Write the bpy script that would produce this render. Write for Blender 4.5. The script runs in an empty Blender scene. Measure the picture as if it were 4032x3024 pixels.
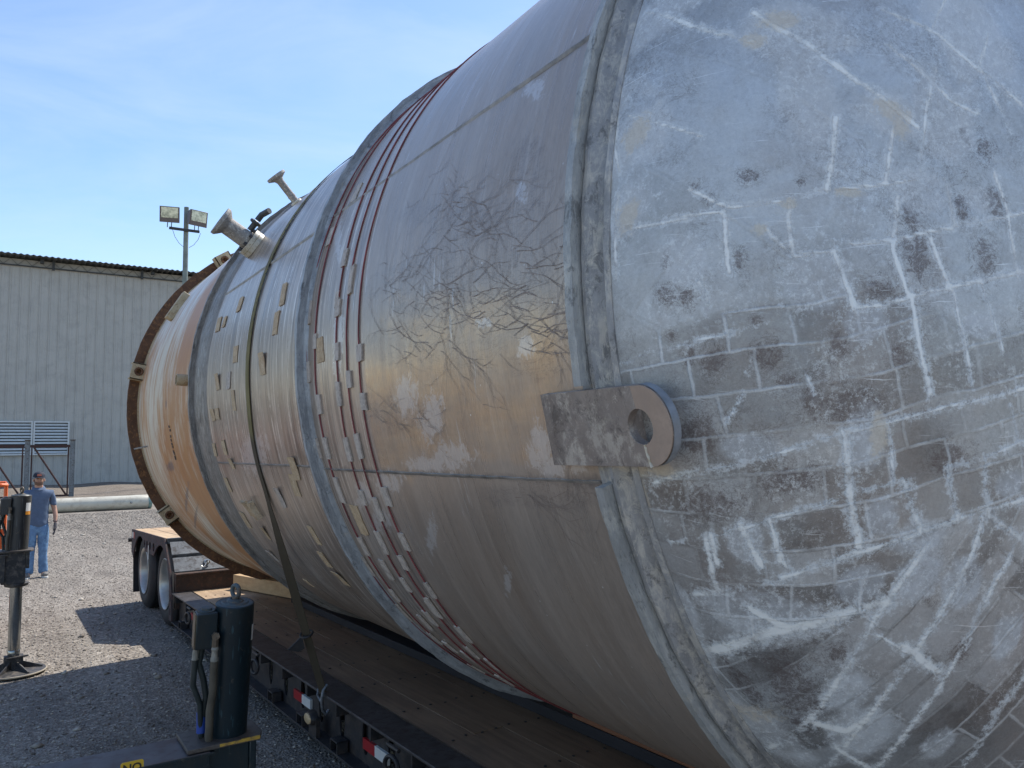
import bpy, math, random
import numpy as np
from mathutils import Vector, Matrix
from mathutils.geometry import tessellate_polygon
random.seed(7); RNG = np.random.default_rng(7)
S = bpy.context.scene
COL = S.collection
rad = math.radians

# ------------------------------------------------------------------ camera
CAM = np.array([0.0, 0.0, 2.12])
CR = np.array([0.83520896, -0.54978739, -0.01264202])
CU = np.array([-0.03357351, -0.07392164, 0.99669876])
CF = np.array([0.54890692, 0.8320273, 0.08019831])
FPX = 3073.5
cd = bpy.data.cameras.new('camera'); cam = bpy.data.objects.new('camera', cd); COL.objects.link(cam)
cd.sensor_width = 36; cd.lens = FPX/4032*36; cd.clip_start = 0.05; cd.clip_end = 2000
cam.matrix_world = Matrix([[CR[i], CU[i], -CF[i], CAM[i]] for i in range(3)] + [[0, 0, 0, 1]])
S.camera = cam
S.render.resolution_x = 1024; S.render.resolution_y = 768
# ------------------------------------------------------------------ sky and sun
SUN = Vector((.70, .27, 1.0)).normalized()
w = bpy.data.worlds.new('World'); S.world = w; w.use_nodes = True
wn, wl = w.node_tree.nodes, w.node_tree.links
bgn = wn['Background']
sky = wn.new('ShaderNodeTexSky'); sky.sky_type = 'NISHITA'; sky.sun_disc = False
sky.sun_elevation = math.asin(SUN.z); sky.sun_rotation = math.atan2(SUN.x, SUN.y)
sky.air_density = 1.0; sky.dust_density = 0.35; sky.ozone_density = 1.8
tc = wn.new('ShaderNodeTexCoord')
mp = wn.new('ShaderNodeMapping'); mp.inputs['Scale'].default_value = (1.2, 1.2, 4.5); mp.inputs['Rotation'].default_value = (0.25, 0.1, 0.4)
nz = wn.new('ShaderNodeTexNoise'); nz.inputs['Scale'].default_value = 2.2; nz.inputs['Detail'].default_value = 9; nz.inputs['Roughness'].default_value = .58; nz.inputs['Distortion'].default_value = .5
rp = wn.new('ShaderNodeValToRGB'); rp.color_ramp.elements[0].position = .44; rp.color_ramp.elements[1].position = .84
rp.color_ramp.elements[0].color = (.0, .0, .0, 1); rp.color_ramp.elements[1].color = (.50, .50, .50, 1)
mx = wn.new('ShaderNodeMix'); mx.data_type = 'RGBA'
[i for i in mx.inputs if i.name == 'B' and i.type == 'RGBA'][0].default_value = (3.3, 4.1, 5.5, 1)
wl.new(tc.outputs['Generated'], mp.inputs['Vector']); wl.new(mp.outputs[0], nz.inputs['Vector'])
wl.new(nz.outputs['Fac'], rp.inputs['Fac']); wl.new(rp.outputs['Color'], mx.inputs['Factor'])
tn = wn.new('ShaderNodeMix'); tn.data_type = 'RGBA'; tn.blend_type = 'MULTIPLY'; tn.inputs['Factor'].default_value = 1
[i for i in tn.inputs if i.name == 'B' and i.type == 'RGBA'][0].default_value = (1.04, .98, .955, 1)
wl.new(sky.outputs[0], [i for i in mx.inputs if i.name == 'A' and i.type == 'RGBA'][0]); wl.new([i for i in mx.outputs if i.type == 'RGBA'][0], [i for i in tn.inputs if i.name == 'A' and i.type == 'RGBA'][0]); hs = wn.new('ShaderNodeHueSaturation'); hs.inputs['Saturation'].default_value = 1.13; hs.inputs['Value'].default_value = .97
wl.new([i for i in tn.outputs if i.type == 'RGBA'][0], hs.inputs['Color']); wl.new(hs.outputs[0], bgn.inputs['Color'])
bgn.inputs['Strength'].default_value = .115
sd = bpy.data.lights.new('sun', 'SUN'); sd.energy = 2.9; sd.angle = rad(.55); sd.color = (1, .95, .87)
so = bpy.data.objects.new('sun', sd); COL.objects.link(so)
so.rotation_euler = (-SUN).to_track_quat('-Z', 'Y').to_euler(); so.location = (10, 5, 30)
S.view_settings.view_transform = 'Standard'; S.view_settings.look = 'None'
S.view_settings.exposure = 1.08; S.view_settings.gamma = 1

# ------------------------------------------------------------------ helpers
def ray(x, y):
    return (x-2016)/FPX*CR + (1512-y)/FPX*CU + CF
def at_plane(x, y, p, n):
    d = ray(x, y); n = np.array(n, float); t = ((np.array(p, float)-CAM)@n)/(d@n)
    return CAM + d*t
def at_y(x, y, Y): return at_plane(x, y, (0, Y, 0), (0, 1, 0))
def at_z(x, y, Z): return at_plane(x, y, (0, 0, Z), (0, 0, 1))

class MB:
    def __init__(s): s.v = []; s.f = []; s.m = []
    def add(s, vs, fs, mi=0):
        o = len(s.v); s.v += [tuple(map(float, q)) for q in vs]; s.f += [tuple(i+o for i in g) for g in fs]; s.m += [mi]*len(fs)
    def box(s, c, d, rot=None, mi=0):
        x, y, z = d[0]/2, d[1]/2, d[2]/2
        vs = [Vector((i, j, k)) for i in (-x, x) for j in (-y, y) for k in (-z, z)]
        if rot is not None: vs = [rot @ q for q in vs]
        s.add([q+Vector(c) for q in vs], [(0,1,3,2),(4,6,7,5),(0,4,5,1),(2,3,7,6),(0,2,6,4),(1,5,7,3)], mi)
    def bb(s, a, b, mi=0):
        s.box([(a[i]+b[i])/2 for i in range(3)], [abs(a[i]-b[i]) for i in range(3)], None, mi)
    def hexa(s, p, mi=0):  # 8 points: bottom 4 ccw, top 4 ccw
        s.add(p, [(3,2,1,0),(4,5,6,7),(0,1,5,4),(1,2,6,5),(2,3,7,6),(3,0,4,7)], mi)
    def cyl(s, p0, p1, r0, r1=None, n=24, caps=True, mi=0):
        if r1 is None: r1 = r0
        p0 = Vector(p0); p1 = Vector(p1); d = (p1-p0).normalized()
        a = d.orthogonal().normalized(); b = d.cross(a)
        vs = []
        for p, r in ((p0, r0), (p1, r1)):
            for i in range(n):
                t = 2*math.pi*i/n; vs.append(p + float(r)*(math.cos(t)*a+math.sin(t)*b))
        fs = [(i, (i+1) % n, n+(i+1) % n, n+i) for i in range(n)]
        if caps: fs += [tuple(range(n-1, -1, -1)), tuple(range(n, 2*n))]
        s.add(vs, fs, mi)
    def lathe(s, p0, axis, prof, n=32, mi=0, closed=False):  # prof: (dist, radius)
        p0 = Vector(p0); d = Vector(axis).normalized(); a = d.orthogonal().normalized(); b = d.cross(a)
        vs = []
        for h, r in prof:
            for i in range(n):
                t = 2*math.pi*i/n; vs.append(p0 + float(h)*d + float(max(r, 1e-4))*(math.cos(t)*a+math.sin(t)*b))
        k = len(prof); fs = []
        for j in range(k if closed else k-1):
            for i in range(n):
                j2 = (j+1) % k
                fs.append((j*n+i, j*n+(i+1) % n, j2*n+(i+1) % n, j2*n+i))
        s.add(vs, fs, mi)
    def tube(s, pts, r, n=10, mi=0, caps=True):
        pts = [Vector(q) for q in pts]; k = len(pts)
        rs = r if isinstance(r, (list, tuple)) else [r]*k
        t0 = (pts[1]-pts[0]).normalized(); a = t0.orthogonal().normalized(); vs = []
        for j in range(k):
            t = ((pts[min(j+1, k-1)]-pts[max(j-1, 0)])).normalized()
            a = (a-t*a.dot(t)).normalized(); b = t.cross(a)
            for i in range(n):
                q = 2*math.pi*i/n; vs.append(pts[j]+rs[j]*(math.cos(q)*a+math.sin(q)*b))
        fs = [(j*n+i, j*n+(i+1) % n, (j+1)*n+(i+1) % n, (j+1)*n+i) for j in range(k-1) for i in range(n)]
        if caps: fs += [tuple(range(n-1, -1, -1)), tuple(range((k-1)*n, k*n))]
        s.add(vs, fs, mi)
    def torus(s, c, nrm, R, r, n=24, m=8, mi=0):
        c = Vector(c); d = Vector(nrm).normalized(); a = d.orthogonal().normalized(); b = d.cross(a)
        vs = []
        for i in range(n):
            t = 2*math.pi*i/n; e = math.cos(t)*a+math.sin(t)*b
            for j in range(m):
                q = 2*math.pi*j/m; vs.append(c+e*(R+r*math.cos(q))+d*r*math.sin(q))
        s.add(vs, [(i*m+j, ((i+1) % n)*m+j, ((i+1) % n)*m+(j+1) % m, i*m+(j+1) % m) for i in range(n) for j in range(m)], mi)
    def plate(s, outer, holes, o, e1, e2, th, mi=0):
        """flat plate with holes: outline in (a,b) -> o+a*e1+b*e2, thick th along e1 x e2"""
        o = Vector(o); e1 = Vector(e1); e2 = Vector(e2); nn = e1.cross(e2).normalized()*th
        loops = [[(float(q[0]), float(q[1])) for q in L] for L in [outer]+list(holes)]; th = float(th)
        flat = [q for L in loops for q in L]
        tri = tessellate_polygon([[Vector((q[0], q[1], 0)) for q in L] for L in loops])
        N = len(flat)
        vs = [o+q[0]*e1+q[1]*e2 for q in flat] + [o+q[0]*e1+q[1]*e2+nn for q in flat]
        fs = []
        for t in tri:
            A = [flat[i] for i in t]
            ar = (A[1][0]-A[0][0])*(A[2][1]-A[0][1])-(A[2][0]-A[0][0])*(A[1][1]-A[0][1])
            t = tuple(t) if ar > 0 else tuple(reversed(t))
            fs.append(tuple(reversed(t))); fs.append(tuple(i+N for i in t))
        k = 0
        for L in loops:
            m = len(L)
            for i in range(m): fs.append((k+i, k+(i+1) % m, k+(i+1) % m+N, k+i+N))
            k += m
        s.add(vs, fs, mi)
    def build(s, name, mats, parent=None, smooth=35, bevel=0, seg=2, org=None):
        if not isinstance(mats, (list, tuple)): mats = [mats]
        o0 = org if org is not None else (parent_org(parent) if parent is not None else (0, 0, 0))
        me = bpy.data.meshes.new(name)
        me.from_pydata([(a[0]-o0[0], a[1]-o0[1], a[2]-o0[2]) for a in s.v], [], s.f)
        for m in mats: me.materials.append(m)
        if len(mats) > 1: me.polygons.foreach_set('material_index', s.m)
        me.update()
        import bmesh
        bm = bmesh.new(); bm.from_mesh(me); bmesh.ops.recalc_face_normals(bm, faces=bm.faces); bm.to_mesh(me); bm.free()
        if smooth:
            me.polygons.foreach_set('use_smooth', [True]*len(me.polygons)); me.set_sharp_from_angle(angle=rad(smooth))
        ob = bpy.data.objects.new(name, me); COL.objects.link(ob)
        if parent is not None: ob.parent = parent
        elif org is not None: ob.location = org
        if bevel:
            b = ob.modifiers.new('bevel', 'BEVEL'); b.width = bevel; b.segments = seg; b.limit_method = 'ANGLE'; b.angle_limit = rad(40)
            b.harden_normals = False
        return ob
ORG = {}
def parent_org(p):
    while p.parent is not None and p.name not in ORG: p = p.parent
    return ORG.get(p.name, (0, 0, 0))
def thing(name, label, cat, loc=(0, 0, 0), rotz=0, group=None, local=False):
    o = bpy.data.objects.new(name, None); COL.objects.link(o); o.location = loc; o.rotation_euler = (0, 0, rotz)
    o.empty_display_size = .2
    ORG[o.name] = (0, 0, 0) if local else tuple(loc)
    o['label'] = label; o['category'] = cat
    if group: o['group'] = group
    return o
def tag(o, label, cat, group=None, kind=None):
    o['label'] = label; o['category'] = cat
    if group: o['group'] = group
    if kind: o['kind'] = kind
    return o
def struct(o, kind='structure'):
    o['kind'] = kind; return o

# ------------------------------------------------------------------ material mini language
class M:
    def __init__(s, name, rough=.6, metal=0, spec=.5):
        s.mat = bpy.data.materials.new(name); s.mat.use_nodes = True
        s.n = s.mat.node_tree.nodes; s.l = s.mat.node_tree.links
        s.b = s.n['Principled BSDF']; s.tc = s.n.new('ShaderNodeTexCoord')
        s.set('Roughness', rough); s.set('Metallic', metal); s.set('Specular IOR Level', spec)
        s.bumps = None
    def set(s, k, v):
        i = s.b.inputs[k]
        if hasattr(v, 'links'): s.l.new(v, i)
        else: i.default_value = (tuple(v)+(1,))[:4] if isinstance(v, (tuple, list)) else v
    def _in(s, i, v):
        if v is None: return
        if hasattr(v, 'links'): s.l.new(v, i)
        elif isinstance(v, (tuple, list)) and len(v) == 3 and len(i.default_value) == 4: i.default_value = tuple(v)+(1,)
        else: i.default_value = v
    def obj(s): return s.tc.outputs['Object']
    def uv(s): return s.tc.outputs['UV']
    def map(s, vec, scale=(1, 1, 1), rot=(0, 0, 0), loc=(0, 0, 0)):
        m = s.n.new('ShaderNodeMapping'); s.l.new(vec, m.inputs[0]); m.inputs['Scale'].default_value = scale
        m.inputs['Rotation'].default_value = rot; m.inputs['Location'].default_value = loc; return m.outputs[0]
    def noise(s, scale, detail=5, rough=.55, vec=None, dist=0, col=False):
        t = s.n.new('ShaderNodeTexNoise'); s._in(t.inputs['Vector'], vec if vec is not None else s.obj())
        t.inputs['Scale'].default_value = scale; t.inputs['Detail'].default_value = detail
        t.inputs['Roughness'].default_value = rough; t.inputs['Distortion'].default_value = dist
        return t.outputs['Color' if col else 'Fac']
    def vor(s, scale, vec=None, feature='F1', rnd=1, out='Distance'):
        t = s.n.new('ShaderNodeTexVoronoi'); s._in(t.inputs['Vector'], vec if vec is not None else s.obj())
        t.feature = feature; t.inputs['Scale'].default_value = scale; t.inputs['Randomness'].default_value = rnd
        return t.outputs[out]
    def ramp(s, fac, *st):
        r = s.n.new('ShaderNodeValToRGB'); e = r.color_ramp.elements
        while len(e) < len(st): e.new(.5)
        for q, (p, c) in zip(e, st):
            q.position = p; q.color = (c, c, c, 1) if not isinstance(c, (tuple, list)) else tuple(c)+(1,)
        s.l.new(fac, r.inputs[0]); return r.outputs[0]
    def mix(s, fac, a, b, mode='MIX'):
        m = s.n.new('ShaderNodeMix'); m.data_type = 'RGBA'; m.blend_type = mode
        s._in(m.inputs[0], fac)
        for k, v in (('A', a), ('B', b)):
            i = [q for q in m.inputs if q.name == k and q.type == 'RGBA'][0]; s._in(i, v)
        return [q for q in m.outputs if q.type == 'RGBA'][0]
    def math(s, op, a, b=None, clamp=False):
        m = s.n.new('ShaderNodeMath'); m.operation = op; m.use_clamp = clamp; s._in(m.inputs[0], a); s._in(m.inputs[1], b); return m.outputs[0]
    def mul(s, a, b): return s.math('MULTIPLY', a, b)
    def vadd(s, a, b, k):
        m = s.n.new('ShaderNodeVectorMath'); m.operation = 'MULTIPLY_ADD'; s._in(m.inputs[0], b); m.inputs[1].default_value = (k, k, k); s._in(m.inputs[2], a); return m.outputs[0]
    def attr(s, name):
        a = s.n.new('ShaderNodeAttribute'); a.attribute_name = name; return a
    def chan(s, name):
        a = s.attr(name); q = s.n.new('ShaderNodeSeparateColor'); s.l.new(a.outputs['Color'], q.inputs[0]); return q.outputs
    def bump(s, h, strength=.3, dist=.01):
        b = s.n.new('ShaderNodeBump'); s.l.new(h, b.inputs['Height']); b.inputs['Strength'].default_value = strength; b.inputs['Distance'].default_value = dist
        if s.bumps is not None: s.l.new(s.bumps, b.inputs['Normal'])
        s.bumps = b.outputs[0]; s.l.new(s.bumps, s.b.inputs['Normal'])
    def col(s, c): s.set('Base Color', c); return s

def simple(name, c, rough=.6, metal=0, var=.25, scale=6, bump=.1, bscale=60, dirt=None, spec=.5):
    m = M(name, rough, metal, spec)
    d = tuple(x*(1-var) for x in c); u = tuple(min(1, x*(1+var)) for x in c)
    base = m.mix(m.ramp(m.noise(scale, 6, .6), (.3, 0), (.7, 1)), d, u)
    if dirt:
        base = m.mix(m.ramp(m.noise(scale*2.3, 8, .7, dist=.3), (.48, 0), (.62, 1)), base, dirt)
    m.col(base)
    if bump: m.bump(m.noise(bscale, 4, .6), bump, .004)
    return m.mat
exec_mats = {}
# ------------------------------------------------------------------ tank constants
TR = 1.93; TX = 3.1791; TZ = 2.5932
YA, YB, YC, YD = 9.130, 6.282, 3.730, 1.566
def tp(a, y, r=TR):
    a = rad(a); return Vector((TX-r*math.cos(a), y, TZ+r*math.sin(a)))
def hit_cyl(x, y, r=TR):
    d = ray(x, y); A = d[0]**2+d[2]**2; cx, cz = CAM[0]-TX, CAM[2]-TZ
    b = d[0]*cx+d[2]*cz; c = cx*cx+cz*cz-r*r; D = b*b-A*c
    if D < 0: return None
    t = (-b-D**.5)/A; P = CAM+t*d
    return math.degrees(math.atan2(P[2]-TZ, TX-P[0])), P[1]
DOME_Y = 1.465; DOME_D = .78; DOME_R = TR-.015; DN = 2.05   # squashed dome, exponent DN
def dome_y(rho):  # rho array 0..DOME_R
    q = np.clip(rho/DOME_R, 0, 1)
    return DOME_Y-DOME_D*(1-q**DN)**(1/DN)
def hit_dome(x, y):
    d = ray(x, y); t = 0
    lo, hi = .3, 8
    def f(t):
        P = CAM+d*t; rho = math.hypot(P[0]-TX, P[2]-TZ)
        if rho > DOME_R: return -1 if P[1] < DOME_Y else 1
        return P[1]-float(dome_y(np.array(rho)))
    ts = np.linspace(.3, 6, 600); pv = None
    for k in ts:
        q = f(k)
        if pv is not None and pv < 0 <= q:
            lo, hi = k-ts[1]+ts[0], k; break
        pv = q
    else: return None
    for _ in range(30):
        m = (lo+hi)/2
        if f(m) < 0: lo = m
        else: hi = m
    return CAM+d*hi

def grid_mesh(name, P, closed_i=False, uv=None, cols=None, mat=None, parent=None, smooth=True, flip=False):
    ni, nj = P.shape[:2]
    idx = np.arange(ni*nj).reshape(ni, nj)
    a = idx[:-1, :-1]; b = idx[1:, :-1]; c = idx[1:, 1:]; d = idx[:-1, 1:]
    F = np.stack([a, b, c, d], -1).reshape(-1, 4)
    if closed_i:
        a = idx[-1, :-1]; b = idx[0, :-1]; c = idx[0, 1:]; d = idx[-1, 1:]
        F = np.vstack([F, np.stack([a, b, c, d], -1).reshape(-1, 4)])
    if flip: F = F[:, ::-1]
    o0 = np.array(parent_org(parent)) if parent is not None else np.zeros(3)
    me = bpy.data.meshes.new(name); n = ni*nj; m = len(F)
    me.vertices.add(n); me.vertices.foreach_set('co', (P.reshape(-1, 3)-o0).ravel())
    me.loops.add(m*4); me.loops.foreach_set('vertex_index', F.ravel().astype(np.int32))
    me.polygons.add(m); me.polygons.foreach_set('loop_start', np.arange(0, m*4, 4, dtype=np.int32)); me.polygons.foreach_set('loop_total', np.full(m, 4, dtype=np.int32))
    me.update(calc_edges=True); me.validate()
    me.polygons.foreach_set('use_smooth', np.ones(m, dtype=bool))
    if uv is not None:
        l = me.uv_layers.new(name='UVMap'); l.data.foreach_set('uv', uv.reshape(-1, 2)[F.ravel()].ravel())
    for k, cdata in (cols or {}).items():
        at = me.color_attributes.new(name=k, type='FLOAT_COLOR', domain='POINT')
        q = np.ones((n, 4)); q[:, :3] = cdata.reshape(-1, 3); at.data.foreach_set('color', q.ravel())
    if mat: me.materials.append(mat)
    ob = bpy.data.objects.new(name, me); COL.objects.link(ob)
    if parent is not None: ob.parent = parent
    return ob
def seg_dist(V, A, B):
    AB = B-A; L = AB@AB+1e-9; t = np.clip((V-A)@AB/L, 0, 1)
    return np.linalg.norm(V-A-t[:, None]*AB, axis=1)
# ------------------------------------------------------------------ materials for the tank
def dome_material():
    m = M('weathered_silver_head', .45, .35, .6)
    o = m.obj(); u = m.uv(); A = m.chan('marks'); B = m.chan('tones')
    w1 = m.noise(3.0, 6, .65, col=True)
    wob = m.vadd(o, w1, .12); ud = m.vadd(u, m.noise(7, 5, .65, vec=u, col=True), .022); ud = m.vadd(ud, m.noise(1.6, 2, .5, vec=u, col=True), .10)
    def brick(vec, wd, rw, ms):
        t = m.n.new('ShaderNodeTexBrick'); m.l.new(vec, t.inputs['Vector']); t.inputs['Scale'].default_value = 1
        t.inputs['Color1'].default_value = (0, 0, 0, 1); t.inputs['Color2'].default_value = (1, 1, 1, 1); t.inputs['Mortar'].default_value = (.5, .5, .5, 1)
        t.inputs['Mortar Size'].default_value = ms; t.inputs['Mortar Smooth'].default_value = 1.0; t.inputs['Brick Width'].default_value = wd; t.inputs['Row Height'].default_value = rw
        t.offset = .37; t.squash = 1.35; t.squash_frequency = 3
        return t.outputs['Color'], t.outputs['Fac']
    b1c, b1f = brick(m.map(ud, rot=(0, 0, rad(-13))), .15, .098, .012)
    b2c, b2f = brick(m.map(ud, rot=(0, 0, rad(-58)), loc=(.3, .1, 0)), .30, .092, .012)
    b3c, b3f = brick(m.map(ud, rot=(0, 0, rad(38)), loc=(.1, .7, 0)), .62, .34, .014)
    bc = m.mix(B[2], m.mix(A[3] if len(A) > 3 else 0, b1c, b1c), b2c)
    bf = m.mix(B[2], b1f, b2f)
    bc = m.mix(m.attr('upper').outputs['Fac'], bc, b3c); bf = m.mix(m.attr('upper').outputs['Fac'], bf, b3f)
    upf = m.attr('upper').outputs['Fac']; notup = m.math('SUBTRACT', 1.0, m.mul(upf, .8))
    big = m.ramp(m.noise(1.6, 6, .65, wob), (.36, 0), (.64, 1))
    base = m.mix(big, (.35, .355, .35), (.48, .49, .49))
    base = m.mix(m.mul(m.mul(m.ramp(bc, (.15, 1), (.60, 0)), notup), .62), base, (.225, .22, .212))
    base = m.mix(m.mul(m.ramp(bc, (.72, 0), (.85, 1)), .45), base, (.54, .565, .58))
    base = m.mix(m.mul(upf, m.ramp(m.noise(2.4, 8, .72, wob), (.36, .1), (.62, .7))), base, (.60, .625, .64))  # upper half painted paler to stand in for skylight, broken up like chalk haze
    base = m.mix(m.mul(m.mul(B[1], m.ramp(bc, (.55, 1), (.66, .15))), m.ramp(m.noise(9, 7, .75), (.36, .45), (.56, 1))), base, (.16, .155, .150))
    base = m.mix(m.mul(m.ramp(m.noise(2.2, 5, .65, m.map(o, loc=(5, 1, 2))), (.48, 0), (.66, 1)), .5), base, (.31, .265, .235))
    vv = m.vadd(o, m.noise(16, 5, .65, col=True), .10)
    rdg = lambda sc_, lo, wd: m.ramp(m.math('ABSOLUTE', m.math('SUBTRACT', m.noise(sc_, 5, .7, m.map(o, loc=lo), dist=.8), .5)), (.0, 1), (wd, 0))
    e1 = m.math('MAXIMUM', rdg(9, (0, 0, 0), .010), rdg(14, (5, 2, 1), .012))
    e2 = m.math('MAXIMUM', rdg(24, (2, 7, 3), .016), rdg(31, (1, 1, 9), .016))
    veins = m.math('MAXIMUM', e1, m.mul(e2, .8))
    vmask = m.ramp(m.math('ADD', m.noise(4.5, 6, .75), m.mul(A[1], .45)), (.45, 0), (.62, 1))
    base = m.mix(m.mul(m.mul(veins, vmask), .72), base, (.13, .105, .095))
    bl = m.ramp(m.math('ADD', A[1], m.mul(m.math('SUBTRACT', m.noise(24, 9, .85, dist=.8), .5), 1.8)), (.50, 0), (.62, 1))
    scr = m.ramp(m.noise(42, 8, .85, dist=1.8), (.46, 0), (.51, 1))
    blv = m.math('MULTIPLY', bl, m.math('ADD', m.mul(scr, .75), .25, True))
    base = m.mix(m.mul(blv, .72), base, (.13, .10, .092))
    # pale haze with hard torn edges, soft inside
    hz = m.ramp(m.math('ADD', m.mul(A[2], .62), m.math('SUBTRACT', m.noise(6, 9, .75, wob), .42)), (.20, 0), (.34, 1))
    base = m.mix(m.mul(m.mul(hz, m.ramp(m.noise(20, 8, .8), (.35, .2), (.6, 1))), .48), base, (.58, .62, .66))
    sp = m.ramp(m.noise(60, 7, .88), (.52, 0), (.58, 1))
    spm = m.ramp(m.math('ADD', m.noise(3.3, 7, .75, m.map(o, loc=(3, 7, 1))), m.mul(A[2], .32)), (.46, 0), (.62, 1))
    base = m.mix(m.mul(m.mul(sp, spm), .75), base, (.68, .71, .72))
    nn = m.math('SUBTRACT', m.noise(40, 9, .88), .5)
    brk = m.ramp(m.noise(5, 7, .75), (.40, 0), (.56, 1))
    halo = m.ramp(m.math('ADD', A[0], m.mul(nn, 3.0)), (.66, 0), (.84, 1))
    core = m.mul(m.ramp(m.math('ADD', A[0], m.mul(nn, .55)), (.80, 0), (.90, 1)), m.math('ADD', brk, .25, True))
    mort = m.mul(m.math('SUBTRACT', 1.0, m.mul(upf, .75)), m.mul(m.ramp(m.math('ADD', bf, m.mul(nn, 1.1)), (.60, 0), (.92, 1)), m.ramp(m.noise(3.1, 6, .7, m.map(o, loc=(9, 2, 4))), (.42, .10), (.58, 1))))
    base = m.mix(m.mul(m.mul(halo, m.math('ADD', brk, .3, True)), .68), base, (.68, .72, .74))
    base = m.mix(m.mul(mort, .58), base, (.72, .75, .76))
    base = m.mix(m.mul(core, .92), base, (.86, .88, .86))
    tn = m.ramp(m.math('ADD', B[0], m.mul(nn, 2.0)), (.50, 0), (.68, 1))
    base = m.mix(m.mul(tn, .62), base, (.60, .53, .42))
    # fine random scratches
    for rot, lo in ((.4, (1, 2, 0)), (1.9, (4, 1, 0))):
        sx_ = m.ramp(m.noise(1, 2, .4, m.map(ud, (5, 160, 1), rot=(0, 0, rot), loc=lo)), (.70, 0), (.73, 1))
        base = m.mix(m.mul(m.mul(sx_, m.ramp(m.noise(3, 5, .7, m.map(o, loc=lo)), (.48, 0), (.56, 1))), .7), base, (.75, .77, .78))
    base = m.mix(.5, base, m.mix(m.noise(110, 8, .9), (.0, .0, .0), (1, 1, 1)), 'OVERLAY')
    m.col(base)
    m.set('Roughness', m.ramp(m.noise(12, 7, .75), (.3, .36), (.7, .60)))
    m.set('Metallic', m.math('SUBTRACT', .42, m.mul(m.math('MAXIMUM', halo, hz), .35)))
    m.bump(m.noise(5, 3, .5), .25, .02); m.bump(m.noise(60, 8, .8), .35, .005); m.bump(mort, .4, .004); m.bump(core, .5, .004)
    return m.mat
def shell_material():
    m = M('taupe_metal_shell', .4, .4, .6)
    u = m.uv(); A = m.chan('marks'); B = m.chan('tones')   # marks: amber, veins, chalk ; tones: streak zone, dark, -
    o = m.obj()
    st = m.map(u, (26, .9, 1)); st2 = m.map(u, (75, 1.1, 1), loc=(3, 1, 0)); st3 = m.map(u, (9, .55, 1), loc=(1, 5, 0))
    base = m.mix(m.ramp(m.noise(1, 6, .6, st3), (.3, 0), (.7, 1)), (.335, .258, .200), (.46, .375, .305))
    base = m.mix(m.mul(m.ramp(m.noise(1.7, 5, .6, m.vadd(o, m.noise(4, 5, .6, col=True), .15)), (.42, 0), (.7, 1)), .5), base, (.36, .32, .285))
    base = m.mix(m.mul(m.ramp(B[0], (.8, 0), (1, 1)), .6), base, m.mix(m.ramp(m.noise(1, 4, .6, st3), (.4, 0), (.6, 1)), (.26, .190, .138), (.38, .294, .224)))
    # soft tan sheen painted in as amber colour, with fine wrinkles along the hoop
    wr = m.noise(1, 6, .7, m.map(u, (110, 14, 1)))
    amb = m.ramp(m.math('ADD', A[0], m.mul(m.math('SUBTRACT', m.noise(7, 8, .7, m.vadd(o, m.noise(9, 4, .6, col=True), .08)), .5), 1.5)), (.30, 0), (.85, 1))
    ambc = m.mix(wr, (.48, .315, .185), (.58, .42, .275))
    ambc = m.mix(m.ramp(m.noise(1, 5, .6, m.map(u, (3, 28, 1))), (.45, 0), (.65, .6)), ambc, (.60, .455, .30))
    base = m.mix(m.mul(amb, m.ramp(m.noise(2.6, 6, .6, m.map(o, (1, 1, 3))), (.35, .3), (.6, .9))), base, ambc)
    # dark root-like scratches
    vv = m.vadd(o, m.noise(7, 5, .65, col=True), .16)
    vu = m.vadd(m.map(u, (3.2, 8.5, 1)), m.noise(3.2, 7, .7, vec=u, col=True), 1.1)
    rdg = lambda sc_, lo, wd: m.ramp(m.math('ABSOLUTE', m.math('SUBTRACT', m.noise(sc_, 5, .66, m.map(u, (.55, 1.5, 1), rot=(0, 0, .25), loc=lo), dist=.5), .5)), (.0, 1), (wd, 0))
    e1 = m.math('MAXIMUM', rdg(3.2, (0, 0, 0), .008), rdg(4.6, (5, 2, 1), .008))
    e2 = m.math('MAXIMUM', rdg(8, (2, 7, 3), .012), rdg(12, (1, 1, 9), .013))
    veins = m.math('MAXIMUM', e1, m.mul(e2, .8))
    vm = m.ramp(m.math('ADD', A[1], m.mul(m.math('SUBTRACT', m.noise(6, 6, .7), .5), 1.6)), (.42, 0), (.66, 1))
    base = m.mix(m.mul(vm, .14), base, (.20, .18, .175))
    base = m.mix(m.mul(m.mul(e2, vm), .42), base, (.14, .11, .10))
    # hoop streaks, thin and pale (tape glue) and dark
    s1 = m.ramp(m.noise(1, 3, .6, st), (.53, 0), (.57, 1))
    brk = m.ramp(m.noise(5, 6, .7), (.35, 0), (.6, 1))
    base = m.mix(m.mul(m.mul(m.mul(s1, brk), B[0]), .62), base, (.60, .52, .45))
    s2 = m.ramp(m.noise(1, 2, .4, st2), (.60, 0), (.63, 1))
    base = m.mix(m.mul(m.mul(m.mul(s2, m.ramp(m.noise(8, 5, .8), (.4, 0), (.55, 1))), B[0]), .9), base, (.72, .66, .58))
    s3 = m.ramp(m.noise(1, 2, .4, m.map(u, (40, 1.4, 1), loc=(9, 3, 0))), (.57, 0), (.61, 1))
    base = m.mix(m.mul(m.mul(s3, B[0]), .7), base, (.17, .135, .115))
    # vertical fine wiping lines everywhere, few scratches
    s4 = m.ramp(m.noise(1, 3, .6, m.map(u, (50, 4.5, 1), rot=(0, 0, .35), loc=(2, 2, 0))), (.62, 0), (.66, 1))
    base = m.mix(m.mul(m.mul(s4, m.ramp(m.noise(2.2, 5, .6), (.52, 0), (.60, 1))), .6), base, (.62, .59, .56))
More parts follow.
